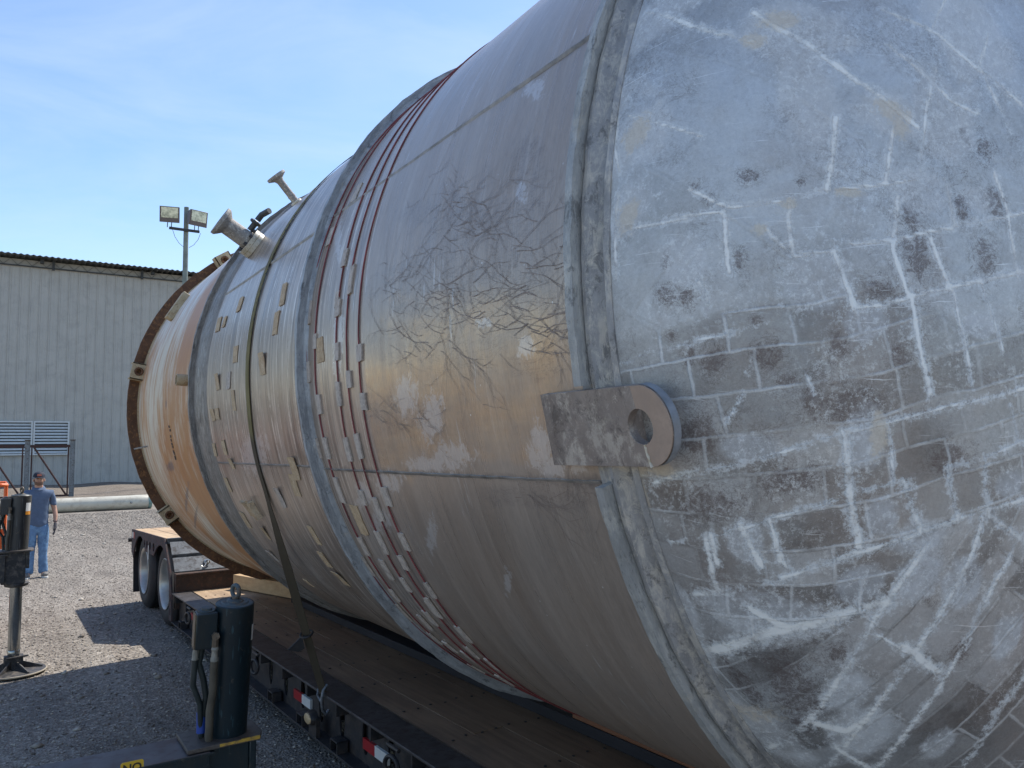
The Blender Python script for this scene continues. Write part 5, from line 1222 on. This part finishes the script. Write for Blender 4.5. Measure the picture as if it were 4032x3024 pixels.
# floodlight pole
YP = 45.0
Q = thing('floodlight_pole', 'tall grey pole carrying two floodlights in front of the shed', 'light pole', (8.3, YP, 0))
mb = MB(); mb.lathe((8.32, YP, -.1), (0, 0, 1), [(0, .17), (15.5, .125), (15.62, .125), (15.62, 0)], 20); mb.build('pole', MF['pole'], Q)
mb = MB(); mb.bb((7.42, YP-.24, 14.12), (8.98, YP-.14, 14.26)); mb.build('cross_arm', MF['dark'], Q, bevel=.01)
for i, (xc, rz, lab) in enumerate(((7.42, 14, 'floodlight turned to the left'), (8.80, -16, 'floodlight turned to the right'))):
    R3 = Matrix.Rotation(rad(-rz), 3, 'Z') @ Matrix.Rotation(rad(8), 3, 'X'); c = Vector((xc, YP-.35, 14.86))
    f8 = lambda P: [c+R3 @ Vector(p) for p in P]
    mb = MB(); w2, h2 = .50, .43
    mb.hexa(f8([(-w2, -.22, -h2), (w2, -.22, -h2), (w2*.92, .2, -h2*.75), (-w2*.92, .2, -h2*.75), (-w2, -.22, h2), (w2, -.22, h2), (w2*.92, .2, h2*.8), (-w2*.92, .2, h2*.8)]))
    fl_ = mb.build('floodlight', MF['lampbody'], Q, bevel=.02)
    m = exec_mats.get('lens')
    if m is None:
        mm = M('floodlight_glass', .15, .6, .6); mm.col(mm.mix(mm.ramp(mm.noise(5, 4, .6), (.35, 0), (.6, 1)), (.16, .19, .19), (.42, .47, .46))); m = exec_mats['lens'] = mm.mat
    mb = MB(); mb.hexa(f8([(-w2*.84, -.235, -h2*.42), (w2*.84, -.235, -h2*.42), (w2*.84, -.221, -h2*.42), (-w2*.84, -.221, -h2*.42), (-w2*.84, -.235, h2*.88), (w2*.84, -.235, h2*.88), (w2*.84, -.221, h2*.88), (-w2*.84, -.221, h2*.88)]))
    mb.build('lamp_glass', m, fl_, smooth=0)
    mb = MB()
    for s_ in (-.1, .1): mb.tube([c+Vector((s_, 0, -.34)), c+Vector((s_, .12, -.66))], .022, 6)
    mb.build('lamp_yoke', MF['dark'], fl_)
for s_ in (-1, 1):
    pts = [(8.32+s_*(.12+.62*math.sin(t)*1), YP-.17, 14.12-1.0*(1-math.cos(t))) for t in np.linspace(1.57, .1, 8)] if 0 else [(8.32+s_*.72, YP-.18, 14.12), (8.32+s_*.60, YP-.18, 13.75), (8.32+s_*.38, YP-.18, 13.42), (8.32+s_*.14, YP-.15, 13.24)]
    mb = MB(); mb.tube(pts, .014, 5); mb.build('cable', MF['post'], Q)

# ------------------------------------------------------------------ the man
PX, PY = .63, 15.76
MP = dict(skin=simple('skin', (.44, .245, .165), .5, var=.08, scale=9, bump=0), shirt=simple('blue_polo_cloth', (.10, .135, .20), .85, var=.12, scale=30, bump=.25, bscale=120, spec=.2),
    jean=simple('denim', (.115, .20, .33), .85, var=.35, scale=7, bump=.3, bscale=40, spec=.2, dirt=(.17, .30, .46)), glove=simple('grey_glove', (.045, .042, .05), .8, var=.3, scale=30, bump=0),
    cap=simple('navy_cap', (.012, .016, .030), .8, var=.2, bump=.2), emb=simple('red_orange_badge', (.42, .12, .07), .7, var=.2, scale=80, bump=0), shoe=simple('grey_shoe', (.14, .13, .12), .7, var=.4, scale=40), sole=simple('pale_sole', (.55, .55, .52), .7),
    beard=simple('short_beard', (.16, .095, .065), .9, var=.3, scale=90, bump=.4, bscale=300), eye=simple('eye_white', (.5, .48, .45), .3, bump=0), iris=simple('dark_iris', (.02, .015, .012), .3, bump=0))
MAN = thing('person', 'man in a blue polo shirt, jeans, dark cap and grey gloves standing on the gravel', 'person', (PX, PY, 0))
def skin(name, nodes, edges, mat, parent, sub=3):
    me = bpy.data.meshes.new(name); keys = list(nodes)
    me.from_pydata([nodes[k][0] for k in keys], [(keys.index(a), keys.index(b)) for a, b in edges], []); me.update()
    ob = bpy.data.objects.new(name, me); COL.objects.link(ob); ob.parent = parent
    sm = ob.modifiers.new('skin', 'SKIN'); sm.use_smooth_shade = True
    if not me.skin_vertices:
        bpy.context.view_layer.objects.active = ob
    lay = me.skin_vertices[0].data
    for i, k in enumerate(keys):
        r = nodes[k][1]; lay[i].radius = r if isinstance(r, tuple) else (r, r); lay[i].use_root = (i == 0)
    ss = ob.modifiers.new('sub', 'SUBSURF'); ss.levels = sub; ss.render_levels = sub
    me.materials.append(mat)
    dg = bpy.context.evaluated_depsgraph_get(); dg.update(); nm = bpy.data.meshes.new_from_object(ob.evaluated_get(dg))
    ob.modifiers.clear(); ob.data = nm; nm.name = name
    nm.polygons.foreach_set('use_smooth', [True]*len(nm.polygons)); return ob
nd = {'pelvis': ((0, 0, .93), (.125, .088)), 'waist': ((0, 0, 1.10), (.120, .085)), 'chest': ((0, .0, 1.33), (.135, .09)), 'collar': ((0, .01, 1.46), (.08, .062)), 'neck': ((0, .0, 1.53), .058), 'jaw': ((0, -.018, 1.600), (.062, .070)), 'skull': ((0, -.002, 1.685), (.080, .096)), 'crown': ((0, .005, 1.75), (.05, .06)),
      'nose0': ((0, -.088, 1.655), .018), 'nose': ((0, -.108, 1.637), .011)}
ed = [('pelvis', 'waist'), ('waist', 'chest'), ('chest', 'collar'), ('collar', 'neck'), ('neck', 'jaw'), ('jaw', 'skull'), ('skull', 'crown')]
for s_, t in ((1, 'l'), (-1, 'r')):
    nd.update({'sh'+t: ((.165*s_, .01, 1.42), .048), 'el'+t: ((.245*s_, .035, 1.155), .043), 'fa'+t: ((.262*s_, -.01, 1.05), .038), 'wr'+t: ((.262*s_, -.055, .93), .027), 'ha'+t: ((.260*s_, -.075, .86), .024),
               'hi'+t: ((.088*s_, 0, .88), .088), 'kn'+t: ((.098*s_, -.015+.03*(s_ < 0), .49), .055), 'ca'+t: ((.102*s_, .02, .36), .055), 'an'+t: ((.108*s_, .03, .09), .036), 'to'+t: ((.125*s_, -.10, .045), .035)})
    ed += [('collar', 'sh'+t), ('sh'+t, 'el'+t), ('el'+t, 'fa'+t), ('fa'+t, 'wr'+t), ('wr'+t, 'ha'+t), ('pelvis', 'hi'+t), ('hi'+t, 'kn'+t), ('kn'+t, 'ca'+t), ('ca'+t, 'an'+t), ('an'+t, 'to'+t)]
del nd['nose0'], nd['nose']
skin('body', nd, ed, MP['skin'], MAN)
mb = MB(); mb.add([(0, -.083, 1.668), (-.016, -.085, 1.632), (.016, -.085, 1.632), (0, -.112, 1.637)], [(0, 1, 3), (0, 3, 2), (1, 2, 3), (0, 2, 1)]); 
def local(mb_): mb_.v = [(a+PX, b+PY, c) for a, b, c in mb_.v]; return mb_
local(mb).build('nose', MP['skin'], MAN, smooth=80)
for s_ in (-1, 1):
    mb = MB(); mb.lathe((.078*s_, .005, 1.652), (s_, -.2, 0), [(-.01, .018), (.004, .026), (.012, .024), (.008, .012), (.006, 0)], 12); local(mb).build('ear', MP['skin'], MAN)
    mb = MB(); mb.lathe((.031*s_, -.078, 1.670), (0, -1, 0), [(0, .013), (.008, .010), (.012, 0)], 10); ey = local(mb).build('eye', MP['eye'], MAN)
    mb = MB(); mb.lathe((.031*s_, -.0895, 1.670), (0, -1, 0), [(0, .006), (.0012, .005), (.002, 0)], 10); local(mb).build('iris', MP['iris'], ey)
    mb = MB(); mb.tube([(.016*s_, -.090, 1.688), (.032*s_, -.091, 1.694), (.050*s_, -.082, 1.690)], .005, 6); local(mb).build('eyebrow', MP['beard'], MAN)
mb = MB(); vs = []; nb_ = 15
for i in range(nb_):
    a_ = -1.75+3.5*i/(nb_-1)
    for z, r_, dz in ((1.625, .071, 0), (1.608, .070, 0), (1.580, .063, 0), (1.560, .045, 0)):
        zz = z-(.012 if abs(a_) < .5 and z > 1.62 else 0)+(.05*max(0, abs(a_)-1.0) if z > 1.6 else 0); f = .92
        vs.append((math.sin(a_)*(r_+.002), -.018-math.cos(a_)*(r_+.013)*f, zz))
mb.add(vs, [(4*i+j, 4*i+4+j, 4*i+5+j, 4*i+1+j) for i in range(nb_-1) for j in range(3)]); local(mb).build('beard', MP['beard'], MAN, smooth=80)
mb = MB(); mb.tube([(-.022, -.094, 1.612), (0, -.098, 1.613), (.022, -.094, 1.612)], .005, 6); local(mb).build('mouth', simple('lips', (.30, .12, .09), .5, bump=0), MAN)
mb = MB(); vs = []; n = 28
for j in range(7):
    t = j/6*math.pi/2
    for i in range(n):
        a_ = 2*math.pi*i/n; vs.append((math.cos(a_)*.094*math.cos(t)**.7 if j < 6 else 0, .0+math.sin(a_)*.108*math.cos(t)**.7 if j < 6 else 0, 1.704+.092*math.sin(t)))
mb.add(vs, [(j*n+i, j*n+(i+1) % n, (j+1)*n+(i+1) % n, (j+1)*n+i) for j in range(6) for i in range(n)]); cap_ = local(mb).build('cap', MP['cap'], MAN, smooth=80)
mb = MB(); vs = []; 
for i in range(11):
    a_ = -1.0+2.0*i/10; 
    for r_, dz in ((.098, 0), (.150, -.010)):
        vs.append((math.sin(a_)*r_*.88, -math.cos(a_)*r_*1.04, 1.710+dz-.012*abs(a_)))
vs += [(x, y, z-.005) for x, y, z in vs]
k = 22; mb.add(vs, [(2*i, 2*i+2, 2*i+3, 2*i+1) for i in range(10)]+[(k+2*i, k+2*i+1, k+2*i+3, k+2*i+2) for i in range(10)]+[(2*i+1, 2*i+3, k+2*i+3, k+2*i+1) for i in range(10)]); local(mb).build('visor', MP['cap'], cap_, smooth=60)
mb = MB(); mb.hexa([(-.034, -.108, 1.722), (.034, -.108, 1.722), (.034, -.09, 1.722), (-.034, -.09, 1.722), (-.030, -.097, 1.758), (.030, -.097, 1.758), (.030, -.08, 1.758), (-.030, -.08, 1.758)]); local(mb).build('cap_badge', MP['emb'], cap_, smooth=0)
# shirt, open collar and sleeves to the elbow
sn = {'w0': ((0, 0, .82), (.180, .130)), 'w': ((0, 0, .93), (.176, .128)), 'b': ((0, 0, 1.08), (.170, .124)), 'c': ((0, .0, 1.32), (.186, .126)), 'k': ((0, .012, 1.44), (.150, .098)), 'n': ((0, .012, 1.49), (.105, .088)), 'nn': ((0, .010, 1.545), (.078, .074))}
se = [('w0', 'w'), ('w', 'b'), ('b', 'c'), ('c', 'k'), ('k', 'n'), ('n', 'nn')]
for s_, t in ((1, 'l'), (-1, 'r')):
    sn.update({'s'+t: ((.180*s_, .012, 1.425), .070), 'm'+t: ((.215*s_, .022, 1.31), .062), 'e'+t: ((.240*s_, .032, 1.195), .060)}); se += [('k', 's'+t), ('s'+t, 'm'+t), ('m'+t, 'e'+t)]
skin('polo_shirt', sn, se, MP['shirt'], MAN)
mb = MB(); vs = []
for i in range(21):
    a_ = -2.95+5.9*i/20; c0 = .02*max(0, math.cos(a_))
    for r_, z in ((.066, 1.560-c0*1.4), (.074, 1.560-c0*1.4), (.108, 1.512-c0*1.6), (.098, 1.505-c0*1.6)): vs.append((math.sin(a_+math.pi)*-1*r_ if 0 else math.sin(a_)*r_, .012+math.cos(a_+math.pi)*r_*.95, z))
mb.add(vs, [(4*i+j, 4*i+4+j, 4*i+4+(j+1) % 4, 4*i+(j+1) % 4) for i in range(20) for j in range(4)]); local(mb).build('collar', MP['shirt'], MAN, smooth=60)
jn = {'w': ((0, 0, .985), (.150, .108)), 'p': ((0, .0, .90), (.158, .114))}; je = [('w', 'p')]
for s_, t in ((1, 'l'), (-1, 'r')):
    jn.update({'h'+t: ((.085*s_, 0, .80), .106), 'm'+t: ((.088*s_, -.005, .64), .100), 'k'+t: ((.092*s_, -.018+.03*(s_ < 0), .49), .074), 'c'+t: ((.098*s_, .010, .30), .074), 'a'+t: ((.106*s_, .018, .12), .076), 'z'+t: ((.108*s_, .015, .055), .074)}); je += [('p', 'h'+t), ('h'+t, 'm'+t), ('m'+t, 'k'+t), ('k'+t, 'c'+t), ('c'+t, 'a'+t), ('a'+t, 'z'+t)]
jo = skin('jeans', jn, je, MP['jean'], MAN, sub=3)
# cloth creases pressed into the mesh
def creases(ob, amp, sc, seed):
    me = ob.data; n = len(me.vertices); P = np.zeros(n*3); me.vertices.foreach_get('co', P); P = P.reshape(-1, 3)
    N_ = np.zeros(n*3); me.vertices.foreach_get('normal', N_); N_ = N_.reshape(-1, 3)
    d = vnoise(P*np.array([1, 1, 2.2])+np.stack([P[:, 2]*.6, 0*P[:, 0], P[:, 0]*.8], 1), sc, seed)+.5*vnoise(P*np.array([1, 1, 1.6]), sc*2.3, seed+1)-.75
    P += N_*d[:, None]*amp; me.vertices.foreach_set('co', P.ravel()); me.update()
creases(jo, .011, 10, 3)
for c_ in MAN.children:
    if c_.name.startswith('polo_shirt'): creases(c_, .012, 9, 9)
for s_ in (1, -1):
    gx, gy = .260*s_, -.075
    g = {'w': ((gx+.002*s_, gy+.022, .925), (.030, .036)), 'p': ((gx, gy-.004, .86), (.022, .042)), 'q': ((gx-.004*s_, gy-.012, .815), (.018, .040))}; ge = [('w', 'p'), ('p', 'q')]
    for i, (dy, ln_) in enumerate(((-.034, .072), (-.012, .082), (.012, .076), (.034, .060))):
        g['a%d' % i] = ((gx-.006*s_, gy-.012+dy, .790), .0105); g['b%d' % i] = ((gx-.012*s_, gy-.016+dy, .790-ln_*.55), .0098); g['c%d' % i] = ((gx-.032*s_, gy-.018+dy, .790-ln_), .0085)
        ge += [('q', 'a%d' % i), ('a%d' % i, 'b%d' % i), ('b%d' % i, 'c%d' % i)]
    g['t0'] = ((gx-.012*s_, gy-.046, .852), .013); g['t1'] = ((gx-.024*s_, gy-.066, .815), .011); g['t2'] = ((gx-.032*s_, gy-.068, .785), .009)
    ge += [('p', 't0'), ('t0', 't1'), ('t1', 't2')]
    skin('glove', g, ge, MP['glove'], MAN)
    mb = MB(); mb.torus((gx+.001*s_, gy+.03, .948), (0, -.25, 1), .032, .009, 18, 6); local(mb).build('glove_cuff', MP['glove'], MAN)
    fx = .118*s_; yaw_ = .12*s_
    sh = {'h': ((fx, .055, .065), (.043, .045)), 'm': ((fx+.01*s_, -.03, .062), (.045, .045)), 't': ((fx+.028*s_, -.135, .045), (.046, .030)), 'u': ((fx, .04, .115), .046)}
    shoe = skin('shoe', sh, [('h', 'm'), ('m', 't'), ('h', 'u')], MP['shoe'], MAN)
    mb = MB(); mb.plate([(.05*math.cos(t)*(1 if math.sin(t) < 0 else .88)+fx+.012*s_-(.016*s_*math.sin(t)), -.045+.135*math.sin(t)) for t in np.linspace(0, 2*math.pi, 25)[:-1]], [], (0, 0, .003), (1, 0, 0), (0, 1, 0), .024); local(mb).build('sole', MP['sole'], shoe, smooth=0)
